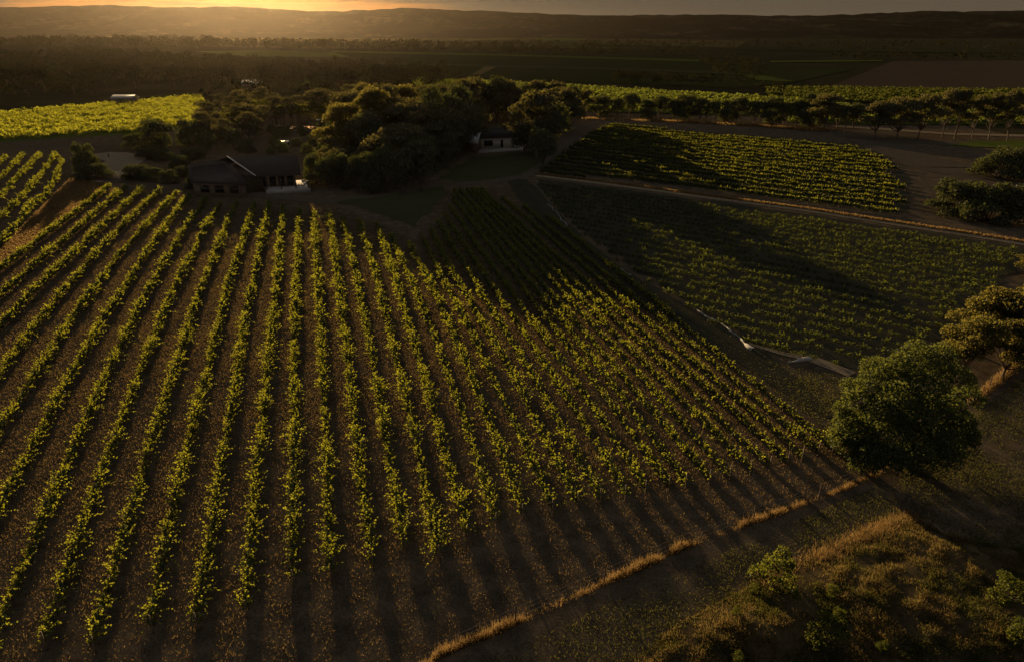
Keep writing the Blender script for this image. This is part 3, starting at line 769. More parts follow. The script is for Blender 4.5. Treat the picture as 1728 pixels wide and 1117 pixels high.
# bank scrub grass
p = scatter(rng, BANK, 150000)
dens = fbm(p[:, 0] / 1.2, p[:, 1] / 1.2, 60)
k = rng.uniform(0.3, 0.68, len(p)) < dens
p, dens = p[k], dens[k]
q = rng.uniform(0, 1, len(p)) < np.clip(fbm(p[:, 0] / 1.6, p[:, 1] / 1.6, 64) * 2.6 - 0.8, 0.05, 0.95)
pg, dg = p[q], dens[q]
p, dens = p[~q], dens[~q]
grass('scrub_grass', np.column_stack([pg, hgt(pg[:, 0], pg[:, 1]) - 0.02]), rng.uniform(0.06, 0.22, len(pg)) * (0.4 + dg), rng.uniform(0.02, 0.05, len(pg)), M_WEED, 'olive green weeds spread over the bank', 17, 0.6)
n = len(p)
grass('scrub_grass', np.column_stack([p, hgt(p[:, 0], p[:, 1]) - 0.02]), rng.uniform(0.05, 0.24, n) * (0.3 + 1.1 * dens) * (0.5 + 1.0 * vnoise(p[:, 0] / 0.7, p[:, 1] / 0.7, 62)), rng.uniform(0.015, 0.045, n), M_GRASSG, 'rough weedy grass on the bank', 7, 0.45)
RID = np.array([g(*q) for q in ((1250, 995), (1330, 955), (1400, 925), (1470, 892), (1535, 868))])
rd = np.concatenate([[0], np.cumsum(np.hypot(*np.diff(RID, axis=0).T))])
s = rng.uniform(0, 1, 9000) ** 0.55 * rd[-1]
s = s[rng.uniform(0, 1, len(s)) < np.clip(fbm(s / 0.9, 0 * s, 51) * 2.6 - 0.6, 0.05, 1)]
fx, fy = np.interp(s, rd, RID[:, 0]) + rng.normal(0.25, 0.35, len(s)), np.interp(s, rd, RID[:, 1]) + rng.normal(-0.2, 0.35, len(s))
grass('dry_grass', np.column_stack([fx, fy, hgt(fx, fy) - 0.02]), rng.uniform(0.12, 0.42, len(s)), rng.uniform(0.012, 0.03, len(s)), M_STRAW, 'golden straw on the crest of the bank', 8, 0.35)
# lane between the fence and the bank, and ground right of the big tree
LANE = [g(*q) for q in ((790, 1125), (1500, 810), (1720, 640), (1790, 600), (1790, 940), (1600, 900), (1530, 868), (1270, 985), (1060, 1125))]
p = scatter(rng, LANE, 60000)
k = rng.uniform(0.2, 0.8, len(p)) < fbm(p[:, 0] / 2.5, p[:, 1] / 2.5, 66)
p = p[k]; n = len(p)
grass('lane_grass', np.column_stack([p, hgt(p[:, 0], p[:, 1]) - 0.01]), rng.uniform(0.04, 0.16, n), rng.uniform(0.02, 0.06, n), M_WEED, 'short dull grass in the lane below the fence', 9, 0.6)
# bare strip on the left and headland grass
STRIP = [g(*q) for q in ((120, 300), (185, 312), (0, 448), (-60, 470), (-60, 440), (20, 400), (90, 330))]
p = scatter(rng, STRIP, 16000); n = len(p)
grass('straw_strip', np.column_stack([p, hgt(p[:, 0], p[:, 1])]), rng.uniform(0.08, 0.25, n), rng.uniform(0.08, 0.2, n), M_STRAW, 'pale straw strip left of the big vine block', 10, 0.6)
HEAD = [g(*q) for q in ((868, 318), (900, 318), (960, 390), (1080, 480), (1220, 560), (1300, 600), (1430, 640), (1410, 735), (1290, 650), (1170, 545), (1000, 440))]
p = scatter(rng, HEAD, 16000)
p = p[rng.uniform(0.25, 0.7, len(p)) < fbm(p[:, 0] / 3.5, p[:, 1] / 3.5, 70)]; n = len(p)
grass('headland_grass', np.column_stack([p, hgt(p[:, 0], p[:, 1])]), rng.uniform(0.05, 0.14, n), rng.uniform(0.03, 0.08, n), M_WEED, 'dull dry grass on the headland', 11, 0.6)

# ------------------------------------------------------------------ trees
def crown(rng, lobes, n, size, shell=0.55, flat=1.0):
    lobes = np.array(lobes, float)          # x y z rx ry rz
    vol = (lobes[:, 3] * lobes[:, 4] * lobes[:, 5]) ** (2 / 3)
    pick = rng.choice(len(lobes), n, p=vol / vol.sum())
    L = lobes[pick]
    D = unit(rng.normal(size=(n, 3)))
    D[:, 2] = np.where(D[:, 2] < -0.35, -D[:, 2] * 0.6, D[:, 2])
    r = shell + (1.06 - shell) * rng.uniform(0, 1, n) ** 0.6
    r *= 0.86 + 0.28 * vnoise(D[:, 0] * 3 + pick, D[:, 1] * 3 + D[:, 2] * 2.3, 3)
    P = L[:, :3] + D * L[:, 3:] * r[:, None]
    return cards(rng, P, size * rng.uniform(0.6, 1.4, n), D, 0.35)
def tree_meshes(seed, H, W_, trunk, nl, n, leaf, lm, bm, form='gum', thick=0.02):
    rng = np.random.default_rng(seed)
    lobes, limbs = [], []
    lean = rng.normal(0, 0.04 * H, 2)
    fork = np.array([lean[0] * 0.5, lean[1] * 0.5, trunk])
    tr = H * thick
    limbs.append(tube([(0, 0, -0.2), (lean[0] * 0.2, lean[1] * 0.2, trunk * 0.5), tuple(fork)], [tr * 1.35, tr, tr * 0.85], 7))
    for i in range(nl):
        a = 2 * math.pi * (i / nl) * 1.9 + rng.uniform(-0.4, 0.4)
        if form == 'gum':
            q = rng.uniform(0.15, 1.0)
            R = W_ * 0.5 * rng.uniform(0.25, 0.75)
            z = trunk + (H - trunk) * (0.25 + 0.6 * (i + rng.uniform(0, 1)) / nl)
            R *= 1.15 - 0.75 * max(0, (z - trunk) / (H - trunk) - 0.35)
            rx_, rz_ = W_ * rng.uniform(0.17, 0.27), (H - trunk) * rng.uniform(0.10, 0.17)
        elif form == 'round':
            R = W_ * 0.5 * rng.uniform(0.2, 0.55)
            z = trunk + (H - trunk) * rng.uniform(0.28, 0.72)
            rx_, rz_ = W_ * rng.uniform(0.22, 0.32), (H - trunk) * rng.uniform(0.2, 0.3)
        elif form == 'dome':
            zz = rng.uniform(0.0, 1.0)
            z = trunk + (H - trunk) * (0.04 + 0.78 * zz)
            R = W_ * 0.5 * math.sqrt(max(0.05, 1 - (0.04 + 0.78 * zz) ** 2)) * rng.uniform(0.55, 0.80)
            rx_, rz_ = W_ * rng.uniform(0.15, 0.22), (H - trunk) * rng.uniform(0.14, 0.20)
        elif form == 'tall':
            R = W_ * 0.5 * rng.uniform(0.05, 0.45)
            z = trunk + (H - trunk) * (0.1 + 0.82 * i / nl)
            rx_, rz_ = W_ * rng.uniform(0.24, 0.36) * (1.1 - 0.55 * i / nl), (H - trunk) * rng.uniform(0.10, 0.15)
        c = np.array([R * math.cos(a) + lean[0], R * math.sin(a) + lean[1], z])
        lobes.append((*c, rx_ * rng.uniform(0.85, 1.15), rx_ * rng.uniform(0.85, 1.15), rz_))
        mid = fork * 0.5 + c * 0.5 + np.array([0, 0, -0.05 * H])
        limbs.append(tube([tuple(fork + (0, 0, -0.1)), tuple(mid), tuple(c)], [tr * 0.6, tr * 0.38, tr * 0.12], 5))
    if form == 'dome': lobes.append((lean[0], lean[1], H * 0.5, W_ * 0.33, W_ * 0.33, H * 0.36))
    if form == 'gum' or form == 'round':
        lobes.append((lean[0], lean[1], trunk + (H - trunk) * 0.8, W_ * 0.25, W_ * 0.25, (H - trunk) * 0.19))
    Vc = crown(rng, lobes, n, leaf)
    Vt, Qt = merge(limbs)
    return new_mesh('trunk', Vt, Qt, mats=(bm,), smooth_shade=True), new_mesh('crown', Vc, qidx(n), mats=(lm,))
TPL = {
    'gum': [tree_meshes(10 + i, 10, 8.5, 2.0, 13, 3400, 0.40, M_GUM, M_GUMBARK) for i in range(4)],
    'thicket': [tree_meshes(90 + i, 6, 7.5, 0.2, 19, 8500, 0.27, M_DENSE, M_BARK, 'dome') for i in range(4)],
    'goldgum': [tree_meshes(110 + i, 10, 8.5, 1.8, 16, 9500, 0.29, M_GOLDGUM, M_GUMBARK) for i in range(3)],
    'spread': [tree_meshes(20 + i, 9, 11, 2.0, 17, 4200, 0.42, M_GUM, M_GUMBARK) for i in range(3)],
    'round': [tree_meshes(30 + i, 7, 7, 0.8, 10, 2600, 0.36, M_DENSE, M_BARK, 'round') for i in range(3)],
    'tall': [tree_meshes(40 + i, 13, 5.5, 1.6, 12, 2600, 0.42, M_DENSE, M_BARK, 'tall') for i in range(2)],
    'sapling': [tree_meshes(50 + i, 6, 3.6, 1.8, 6, 700, 0.36, M_LIME, M_BARK) for i in range(3)],
    'far': [tree_meshes(60 + i, 10, 9, 2.5, 8, 420, 1.05, M_WOODS, M_BARK) for i in range(4)],
    'bush': [tree_meshes(70 + i, 2.6, 3.4, 0.3, 7, 1500, 0.17, M_DENSE, M_BARK, 'round') for i in range(3)],
    'limebush': [tree_meshes(80 + i, 1.9, 2.2, 0.1, 9, 2200, 0.10, M_LIME, M_BARK, 'dome') for i in range(3)],
}
TCOUNT = [0]
def tree(kind, x, y, h=1.0, w=None, label='', cat='tree', group=None, name=None, z=None):
    tpl = TPL[kind]
    rr = random.Random(int(x * 31 + y * 17))
    i = TCOUNT[0] % len(tpl); TCOUNT[0] += 1
    tm, cm_ = tpl[i]
    w = w or h
    if z is None: z = float(hgt(np.array([x]), np.array([y]))[0])
    e = bpy.data.objects.new(name or {'bush': 'shrub', 'limebush': 'shrub', 'gum': 'gum_tree', 'goldgum': 'gum_tree', 'spread': 'gum_tree', 'tall': 'tall_tree', 'thicket': 'round_tree', 'round': 'round_tree', 'sapling': 'sapling', 'far': 'woodland_tree'}[kind], None)
    e.empty_display_size = 0.5
    COL.objects.link(e)
    e.location = (x, y, z); e.rotation_euler = (0, 0, rr.uniform(0, 6.28)); e.scale = (w, w, h)
    tag(e, label, cat, group)
    obj('trunk', tm, parent=e); obj('crown', cm_, parent=e)
    return e
def tree_px(kind, px, base, top, label, cat='tree', group=None, wpx=None, name=None, nat=None):
    """a tree by the foot and the top it shows in the photograph"""
    x, y = g(px, base)
    d = ray(px, top)
    zt = CAM_H + d[2] * (y / d[1])
    nat = {'gum': (10, 8.5), 'goldgum': (10, 8.5), 'spread': (9, 11), 'round': (7, 7), 'thicket': (6, 7.5), 'tall': (13, 5.5), 'sapling': (6, 3.6), 'far': (10, 9), 'bush': (2.6, 3.4), 'limebush': (1.9, 2.2)}[kind]
    h = max(0.15, zt / nat[0])
    w = None
    if wpx:
        depth = y * math.cos(PITCH) + (CAM_H) * math.sin(PITCH)
        w = wpx * depth / F_PX / nat[1]
    return tree(kind, x, y, h, w, label, cat, group, name)

# left group by the bare ground
tree_px('thicket', 146, 298, 238, 'dark round shrub tree standing on the bare ground left of the house', wpx=46)
tree_px('thicket', 158, 303, 274, 'low dark bush at the foot of the round shrub tree', 'shrub', wpx=60, name='shrub')
tree_px('thicket', 268, 254, 197, 'dark domed tree at the lower right end of the bright field', wpx=58)
tree_px('thicket', 231, 254, 224, 'low dark shrub left of the domed tree at the field edge', 'shrub', wpx=44, name='shrub')
tree_px('thicket', 322, 250, 198, 'dark spreading tree between the bright field corner and the saplings', wpx=52)
tree_px('gum', 350, 250, 188, 'slim dark tree just right of the spreading tree by the field corner', wpx=40)
for i, (px, by, ty, w) in enumerate(((235, 306, 276, 44), (262, 307, 282, 40), (288, 310, 286, 36), (310, 300, 280, 26))):
    tree_px('thicket', px, by, ty, ('dark hedge bush', 'dark hedge bush', 'dark hedge bush', 'dark hedge bush')[i] + ' ' + ('at the outer end of the hedge left of the house', 'second along the hedge left of the house', 'third along the hedge, beside the long roof', 'behind the others against the long roof')[i], 'shrub', 'hedge bushes left of the house', w, 'shrub')
# lit saplings beside the bright field
rs = random.Random(4)
for i in range(26):
    px = 352 + 8.2 * i + rs.uniform(-3, 3); by = rs.uniform(212, 236)
    if 452 < px < 552: by = 211
    tree_px('sapling', px, by, by - rs.uniform(30, 46), 'slender sunlit sapling in the planting between the bright field and the pond', 'tree', 'saplings in front of the pond', 18)
# belt around the houses
BELT_FRONT = [(530, 272), (600, 235), (700, 225), (775, 235), (790, 262), (760, 292), (735, 306), (690, 322), (640, 324), (585, 318), (545, 300)]
BELT_BACK = [(505, 205), (600, 178), (720, 166), (800, 182), (880, 176), (900, 205), (870, 215), (800, 212), (775, 235), (700, 225), (600, 235), (545, 240)]
br = np.random.default_rng(12)
def spread_out(poly_px, count, gap, avoid=()):
    out = []
    for q in scatter(br, [g(*p_) for p_ in poly_px], 2500):
        if all((q[0] - a) ** 2 + (q[1] - b) ** 2 > gap ** 2 for a, b in list(avoid) + out):
            out.append(tuple(q))
        if len(out) >= count: break
    return out
EDGE = [(-75, 110), (-32, 97), (-8.5, 82), (8, 65), (29.6, 55), (35, 82), (38, 107), (41, 130), (45, 178), (47, 240), (49, 300)]
def shadow_h(x, y):                         # the height whose shadow ends on the lit edge seen in the vine blocks
    dx, dy = math.sin(SUN_AZ), -math.cos(SUN_AZ)
    best = 1e9
    for (ax, ay), (bx, by) in zip(EDGE, EDGE[1:]):
        ex, ey = bx - ax, by - ay
        den = dx * ey - dy * ex
        if abs(den) < 1e-9: continue
        t = ((ax - x) * ey - (ay - y) * ex) / den
        u = ((ax - x) * dy - (ay - y) * dx) / den
        if t > 0 and 0 <= u <= 1: best = min(best, t)
    return min(best, 150) * math.tan(SUN_EL)
front = spread_out(BELT_FRONT, 58, 5.0)
back = spread_out(BELT_BACK, 56, 6.5, front)
for i, (x, y) in enumerate(front + back):
    if hides_pond(x, y, 9): continue
    kind = ('gum', 'spread', 'goldgum', 'round', 'spread', 'gum', 'goldgum')[i % 7]
    nat = {'gum': 10, 'goldgum': 10, 'spread': 9, 'round': 7}[kind]
    cap = CAM_H + ray(864, br.uniform(138, 185))[2] * y / ray(864, 160)[1]
    h = max(4.2, min(cap, shadow_h(x, y) * br.uniform(0.50, 1.08))) / nat
    lab = {'gum': 'dark clumpy gum tree in the dense belt around the two houses', 'goldgum': 'olive gold gum tree in the dense belt around the two houses', 'spread': 'wide spreading gum tree in the dense belt around the two houses',
           'round': 'dense rounded tree in the belt around the two houses'}[kind]
    tree(kind, x, y, h, min(h, 1.6) * 0.9, lab, 'tree', {'gum': 'clumpy gums of the house belt', 'goldgum': 'olive gold gums of the house belt', 'spread': 'spreading gums of the house belt', 'round': 'rounded trees of the house belt'}[kind])
for i, (px, by, ty, w) in enumerate(((534, 312, 258, 46), (556, 322, 264, 44), (580, 318, 256, 50), (604, 326, 260, 48), (628, 328, 252, 52), (652, 326, 246, 56), (566, 300, 250, 46), (676, 328, 250, 52))):
    tree_px(('thicket', 'round')[i % 2], px, by, ty, 'dark garden tree in the shaded clump right of the house deck', 'tree', 'garden trees right of the house deck', w)
for px, by, ty, w, kind, lab in ((905, 268, 152, 84, 'gum', 'towering dark gum right of the farmhouse, beside the drive'), (930, 262, 168, 70, 'round', 'dense dark tree between the towering gum and the drive'),
                                 (885, 255, 175, 70, 'spread', 'big dark gum at the right end of the farmhouse'), (918, 285, 215, 56, 'round', 'dark rounded tree where the drive meets the lawn'),
                                 (760, 268, 190, 70, 'gum', 'tall gum left of the farmhouse'), (712, 322, 232, 70, 'round', 'dense dark tree at the front corner of the belt above the grass triangle')):
    tree_px(kind, px, by, ty, lab, 'tree', None, w)
for i, (px, by, ty, w) in enumerate(((862, 205, 138, 46), (888, 203, 140, 44), (912, 205, 134, 50), (938, 207, 136, 46), (964, 206, 142, 40), (945, 222, 146, 50), (922, 235, 150, 56), (896, 228, 150, 56), (985, 205, 150, 30))):
    tree_px(('gum', 'round', 'spread')[i % 3], px, by, ty, 'towering dark tree in the tall clump between the farmhouse and the drive end', 'tree', 'tall clump at the drive end', w)
tree_px('gum', 962, 228, 148, 'tall dark tree beside the top of the dirt drive', wpx=56)
tree_px('spread', 826, 205, 143, 'large gum tree rising behind the farmhouse', wpx=90)
tree_px('round', 885, 262, 215, 'dark round tree at the right end of the farmhouse terrace', wpx=60)
for i, (px, by, ty, w) in enumerate(((812, 208, 128, 56), (838, 208, 126, 60), (862, 212, 134, 50), (786, 216, 132, 56), (774, 246, 138, 66), (792, 232, 132, 56), (745, 250, 142, 64), (760, 264, 152, 56), (722, 250, 142, 64))):  # trees added and raised so their shadow reaches the young vines
    tree_px(('gum', 'round', 'spread')[i % 3], px, by, ty, 'tall dark gum added to the screen close behind the farmhouse for its shadow', 'tree', 'tall screen behind the farmhouse', w)
GARDEN = [(330, 252), (350, 232), (420, 236), (470, 234), (530, 226), (545, 246), (515, 258), (400, 262), (330, 262)]
for x, y in spread_out(GARDEN, 22, 5.5):
    if hides_pond(x, y, 9): continue
    k_ = br.integers(0, 3)
    tree(('gum', 'round', 'thicket')[k_], x, y, br.uniform(0.5, 0.95), None, ('loose dark gum in the garden behind the low house', 'round dark tree in the garden behind the low house', 'dense low bush in the garden behind the low house')[k_], 'tree', ('garden gums behind the low house', 'garden round trees behind the low house', 'garden bushes behind the low house')[k_])
for x, y in spread_out([(452, 226), (552, 222), (556, 262), (520, 262), (452, 264)], 22, 3.6):
    tree('thicket', x, y, br.uniform(0.28, 0.5), None, 'low dark shrub in the open garden between the low house and the pond', 'shrub', 'low shrubs between the low house and the pond', 'shrub')
for x, y in spread_out([(345, 236), (345, 192), (440, 186), (500, 190), (520, 205), (455, 222), (430, 236)], 22, 6.0):
    if hides_pond(x, y, 10): continue
    tree('gum', x, y, br.uniform(0.65, 1.0), None, 'dark gum among the saplings between the bright field and the pond', 'tree', 'gums among the saplings')
for i, (px, by, ty, w) in enumerate(((330, 318, 298, 40), (360, 320, 302, 36), (392, 322, 300, 36), (424, 324, 300, 34))):
    tree_px('thicket', px, by, ty, f'{ORD[i]} dark shrub along the front wall of the low house from its left end', 'shrub', 'shrubs along the front of the low house', w, 'shrub')
for i, (px, by, ty, w) in enumerate(((252, 268, 248, 40), (280, 272, 250, 40), (305, 286, 262, 36), (330, 270, 246, 44))):
    tree_px('thicket', px, by, ty, 'dark shrub in the planting left of the low house roof', 'shrub', 'shrub planting left of the low house', w, 'shrub')
# tree line beyond the upper vine block
TL = [(1012, 196, 164, 36), (1042, 200, 168, 22), (1062, 198, 160, 30), (1092, 202, 170, 22), (1112, 200, 164, 30), (1138, 204, 170, 22), (1155, 204, 161, 30), (1180, 206, 168, 26), (1204, 207, 172, 22),
      (1225, 208, 170, 26), (1248, 208, 166, 28), (1272, 210, 172, 26), (1298, 211, 166, 32), (1322, 212, 174, 24), (1342, 213, 170, 26), (1364, 215, 156, 34), (1412, 217, 178, 34), (1440, 219, 176, 30)]
for i, (px, by, ty, w) in enumerate(TL):
    w = w * 1.3; ty -= 4
    tree_px('round' if i % 3 else 'thicket', px, by, ty, f'small bushy tree, {ORD[i]} along the line above the upper vine block from the drive end', 'tree', 'tree line above the upper vine block', w)
tree_px('spread', 1390, 222, 158, 'large spreading gum at the corner of the road and the upper vine block', wpx=64)
tree_px('sapling', 1190, 210, 178, 'bright yellow green sapling in the tree line above the upper vine block', wpx=14)
tree_px('bush', 1303, 217, 208, 'small rusty dry shrub on the verge above the upper vine block', 'shrub', None, 8, 'shrub')
BIG = [(1476, 236, 170, 56, 'broad multi-stemmed gum, first of the big trees on the road bend'), (1512, 238, 164, 66, 'widest dark gum of the big trees on the road bend'),
       (1548, 236, 158, 60, 'third big gum on the road bend, with bare lower stems'), (1590, 232, 150, 56, 'tall gum at the right end of the big trees on the road bend')]
for px, by, ty, w, lab in BIG:
    tree_px('spread', px, by, ty, lab, 'tree', 'big gums on the road bend', w)
RT = [(1612, 233, 148, 34), (1640, 234, 160, 32), (1668, 236, 156, 40), (1700, 238, 150, 44), (1735, 238, 160, 44)]
for i, (px, by, ty, w) in enumerate(RT):
    tree_px('gum', px, by, ty, f'tall gum with bare pale trunk, {ORD[i]} right of the road bend', 'tree', 'gums along the road on the right', w)
# far right bushes
tree_px('thicket', 1688, 302, 246, 'round bushy tree on the grey dirt yard', wpx=84)
tree_px('thicket', 1738, 304, 244, 'round bushy tree cut by the right edge above the yard bushes', wpx=70)
for i, (px, by, ty, w, lab) in enumerate(((1608, 362, 303, 84, 'outer left bush of the long dark thicket below the yard'), (1668, 374, 305, 90, 'middle bush of the long dark thicket below the yard'), (1728, 378, 304, 96, 'bush of the long dark thicket at the right edge'))):
    tree_px('thicket', px, by, ty, lab, 'tree', 'thicket below the yard', w)
# gums behind the big pepper tree
for i, (px, by, ty, w, lab) in enumerate(((1655, 600, 482, 100, 'golden topped gum at the lower right corner of the young vines'), (1712, 612, 484, 120, 'golden topped gum cut by the right edge, beside the fence'),
                                         (1618, 640, 536, 90, 'low gum between the pepper tree and the golden topped gum'), (1690, 640, 540, 90, 'low gum with thin bare stems near the fence on the right'), (1740, 470, 432, 60, 'small gum at the right edge beside the young vines'))):
    tree_px('goldgum', px, by, ty, lab, 'tree', 'gums at the corner of the young vines', w)

# the big drooping pepper tree
rng = np.random.default_rng(501)
cx_, cy_ = g(1518, 776)
lobes = []
def lobe_at(px, py, dy, r, rz=None):        # a lobe of the crown where the photograph shows it, dy metres behind (+) or before (-) the trunk
    d = ray(px, py); yy = cy_ + dy
    t = yy / d[1]
    z = CAM_H + d[2] * t
    lobes.append((d[0] * t - cx_, dy, max(z, 0.8), r * rng.uniform(0.9, 1.1), r * rng.uniform(0.9, 1.1), (rz or r * 0.8)))
for px, py, dy, q in ((1545, 612, 0.6, 1.5), (1512, 628, 1.2, 1.4), (1478, 650, 0.8, 1.4), (1450, 678, 0.2, 1.3), (1432, 712, 0.0, 1.1), (1578, 622, 1.4, 1.3), (1612, 640, 0.8, 1.4), (1632, 672, 0.2, 1.2),
                      (1560, 655, -0.9, 1.5), (1518, 672, -1.2, 1.5), (1485, 700, -1.4, 1.3), (1595, 690, -1.2, 1.4), (1545, 705, -2.0, 1.5), (1460, 735, -1.0, 1.1), (1510, 735, -2.4, 1.3), (1580, 735, -2.2, 1.3),
                      (1622, 712, -0.6, 1.1), (1420, 690, 0.6, 0.7), (1590, 600, 2.2, 1.1), (1480, 625, 2.6, 1.2), (1548, 592, 2.0, 1.0), (1440, 655, 2.2, 1.0), (1540, 690, 1.0, 2.0), (1500, 700, 0.6, 1.8), (1580, 700, 0.8, 1.8)):
    lobe_at(px, py, dy, q)
for px, py, dy in ((1422, 735, 0.2), (1438, 752, -0.6), (1455, 768, -1.2), (1478, 775, -1.8), (1502, 778, -2.4), (1530, 782, -2.8), (1560, 778, -2.6), (1588, 768, -2.0), (1610, 750, -1.2), (1628, 735, -0.4), (1448, 785, -1.4), (1462, 790, -1.6)):
    lobe_at(px, py + 2, dy, rng.uniform(0.7, 0.95), rng.uniform(1.2, 1.7))
for px, dy in ((1470, -2.2), (1498, -3.0), (1526, -3.4), (1554, -3.4), (1580, -2.8), (1602, -2.2)):
    lobe_at(px, 772, dy, 1.0, 1.5)
for a in np.arange(0, 3.3, 0.36):
    lobes.append((4.2 * math.cos(a), 2.6 * math.sin(a), 1.6, 1.3, 1.3, 1.6))
n = 66000
Vc = crown(rng, lobes, n, 0.16, 0.66)
Vt, Qt = merge([tube([(0, 0, -0.2), (0.1, 0, 1.4), (0.2, 0.1, 2.6)], [0.55, 0.42, 0.36], 9)] + [tube([(0.2, 0.1, 2.3), (1.5 * math.cos(a), 1.5 * math.sin(a), 4.2), (3.2 * math.cos(a), 3.2 * math.sin(a), 6.0)], [0.24, 0.15, 0.05], 6) for a in np.arange(0, 6.2, 0.9)])
pep = bpy.data.objects.new('pepper_tree', None); COL.objects.link(pep); pep.location = (cx_, cy_, 0)
tag(pep, 'huge dense drooping green tree standing at the end of the fence', 'tree')
obj('trunk', new_mesh('trunk', Vt, Qt, mats=(M_BARK,), smooth_shade=True), parent=pep)
obj('crown', new_mesh('crown', Vc, qidx(n), mats=(M_PEPPER,)), parent=pep)

# bushes on the bank and at its foot
for px, by, ty, w, lab in ((1303, 995, 936, 76, 'rounded bright green bush at the left end of the bank crest'), (1275, 1003, 988, 24, 'small green bush under the rounded bush on the bank'), (1402, 1015, 998, 26, 'little green bush in the middle of the bank'),
                           (1240, 1048, 1034, 18, 'tiny yellow green bush low on the left of the bank'), (1415, 1052, 1034, 30, 'small bush just above the widest bush on the bank'),
                           (1390, 1090, 1050, 70, 'widest low green bush on the bank'), (1700, 1020, 985, 70, 'bush on the bank at the right edge'), (1725, 1095, 1060, 60, 'green bush low at the right edge of the bank'),
                           (1485, 1102, 1090, 28, 'yellow green bush at the bottom edge of the bank'), (1245, 1118, 1104, 30, 'green bush cut by the bottom edge of the photo')):
    tree_px('limebush', px, by, ty, lab, 'shrub', 'bushes on the scrub bank', w, 'shrub')

leafy_stuff('undergrowth', BELT_FRONT, 16000, 0.42, 2.6, M_DENSE, 21, 'dark undergrowth below the trees of the house belt')
leafy_stuff('undergrowth', BELT_BACK, 16000, 0.55, 2.6, M_GUM, 22, 'shrubby undergrowth at the back of the house belt')
# far woods
def woods(polys, n, k, seed, label, hmin=5, hmax=11):
    rng = np.random.default_rng(seed)
    Vs, N = [], 0
    per = max(1, n // len(polys))
    for pp in polys:
        # even over the picture's ground strip, not the metres: nearer woods are denser in view
        poly = [g(*q) for q in pp]
        p = scatter(rng, poly, per)
        for x, y in p:
            h = rng.uniform(hmin, hmax)
            c = max(0.9, y * 0.0016)
            m_ = k
            lob = [(x + rng.normal(0, 1.6), y + rng.normal(0, 1.6), h * f, h * rng.uniform(0.22, 0.36), h * rng.uniform(0.22, 0.36), h * 0.16) for f in (0.45, 0.6, 0.72, 0.85)]
            Vs.append(crown(rng, lob, m_, c, 0.4)); N += m_
    V = np.vstack(Vs)
    return obj('woods', new_mesh('woods', V, qidx(N), mats=(M_WOODS,)), kind='stuff', label=label)
woods([[(-40, 104), (-40, 190), (150, 172), (330, 158), (350, 140), (330, 100), (150, 92)], [(330, 158), (350, 104), (450, 110), (600, 118), (740, 122), (800, 140), (740, 158), (520, 172), (350, 176)]], 620, 110, 91,
      'dark mass of woodland on the left of the valley')
woods([[(-40, 84), (330, 88), (420, 86), (350, 80), (180, 76), (-40, 78)]], 260, 46, 92, 'dark woodland crest below the hills on the left', 10, 24)
woods([[(330, 84), (520, 88), (640, 92), (640, 86), (480, 80), (350, 79)], [(640, 92), (880, 96), (1180, 105), (1180, 99), (900, 90), (640, 86)]], 420, 40, 93, 'dark hedgerow trees in front of the valley floor', 8, 19)
woods([[(1180, 106), (1280, 112), (1290, 150), (1200, 130)], [(1400, 104), (1760, 104), (1760, 99), (1400, 98)], [(1030, 142), (1200, 150), (1340, 170), (1330, 165), (1180, 146), (1040, 138)]], 180, 50, 94, 'dark hedgerow trees between the far fields on the right', 5, 9)
woods([[(700, 82), (1000, 88), (1728, 96), (1728, 76), (1000, 74), (700, 76)], [(-40, 76), (350, 78), (700, 80), (700, 72), (350, 70), (-40, 68)]], 420, 22, 95, 'scattered dark trees on the valley floor', 6, 13)
fr = np.random.default_rng(33)
FRONT = [g(*q) for q in ((-30, 178), (150, 160), (330, 148), (560, 165), (740, 150), (760, 135), (560, 140), (330, 128), (-30, 140))]
pts = []
for q in scatter(fr, FRONT, 900):
    if all((q[0] - a) ** 2 + (q[1] - b) ** 2 > 81 for a, b in pts): pts.append(tuple(q))
    if len(pts) >= 70: break
for x, y in pts:
    tree('far', x, y, fr.uniform(0.6, 1.15), None, 'dark gum tree along the front of the left woodland', 'tree', 'front trees of the left woodland')

# ------------------------------------------------------------------ houses
def v3(px, py, z):
    x, y = g(px, py, z)
    return np.array([x, y, z])
def prism(pts, zt):                          # slab from a quad of 3D points, thickness downwards
    P = np.array(pts, float)
    V = np.vstack([P, P - np.array([0, 0, zt])])
    Q = np.array([(0, 1, 2, 3), (7, 6, 5, 4), (0, 4, 5, 1), (1, 5, 6, 2), (2, 6, 7, 3), (3, 7, 4, 0)])
    return V, Q
def wing_roof(eL, eR, rL, rR):
    bL, bR = 2 * rL - eL, 2 * rR - eR
    bL[2] = eL[2]; bR[2] = eR[2]
    return merge([prism([eL, eR, rR, rL], 0.18), prism([rL, rR, bR, bL], 0.18)]), (eL, eR, bR, bL)
def wallbox(cs, inset, z0, z1):
    cs = np.array([c[:2] for c in cs]); c0 = cs.mean(0)
    p = c0 + (cs - c0) * inset
    V = np.vstack([np.column_stack([p, np.full(4, z0)]), np.column_stack([p, np.full(4, z1)])])
    Q = np.array([(0, 1, 2, 3), (4, 7, 6, 5), (0, 4, 5, 1), (1, 5, 6, 2), (2, 6, 7, 3), (3, 7, 4, 0)])
    return V, Q, p
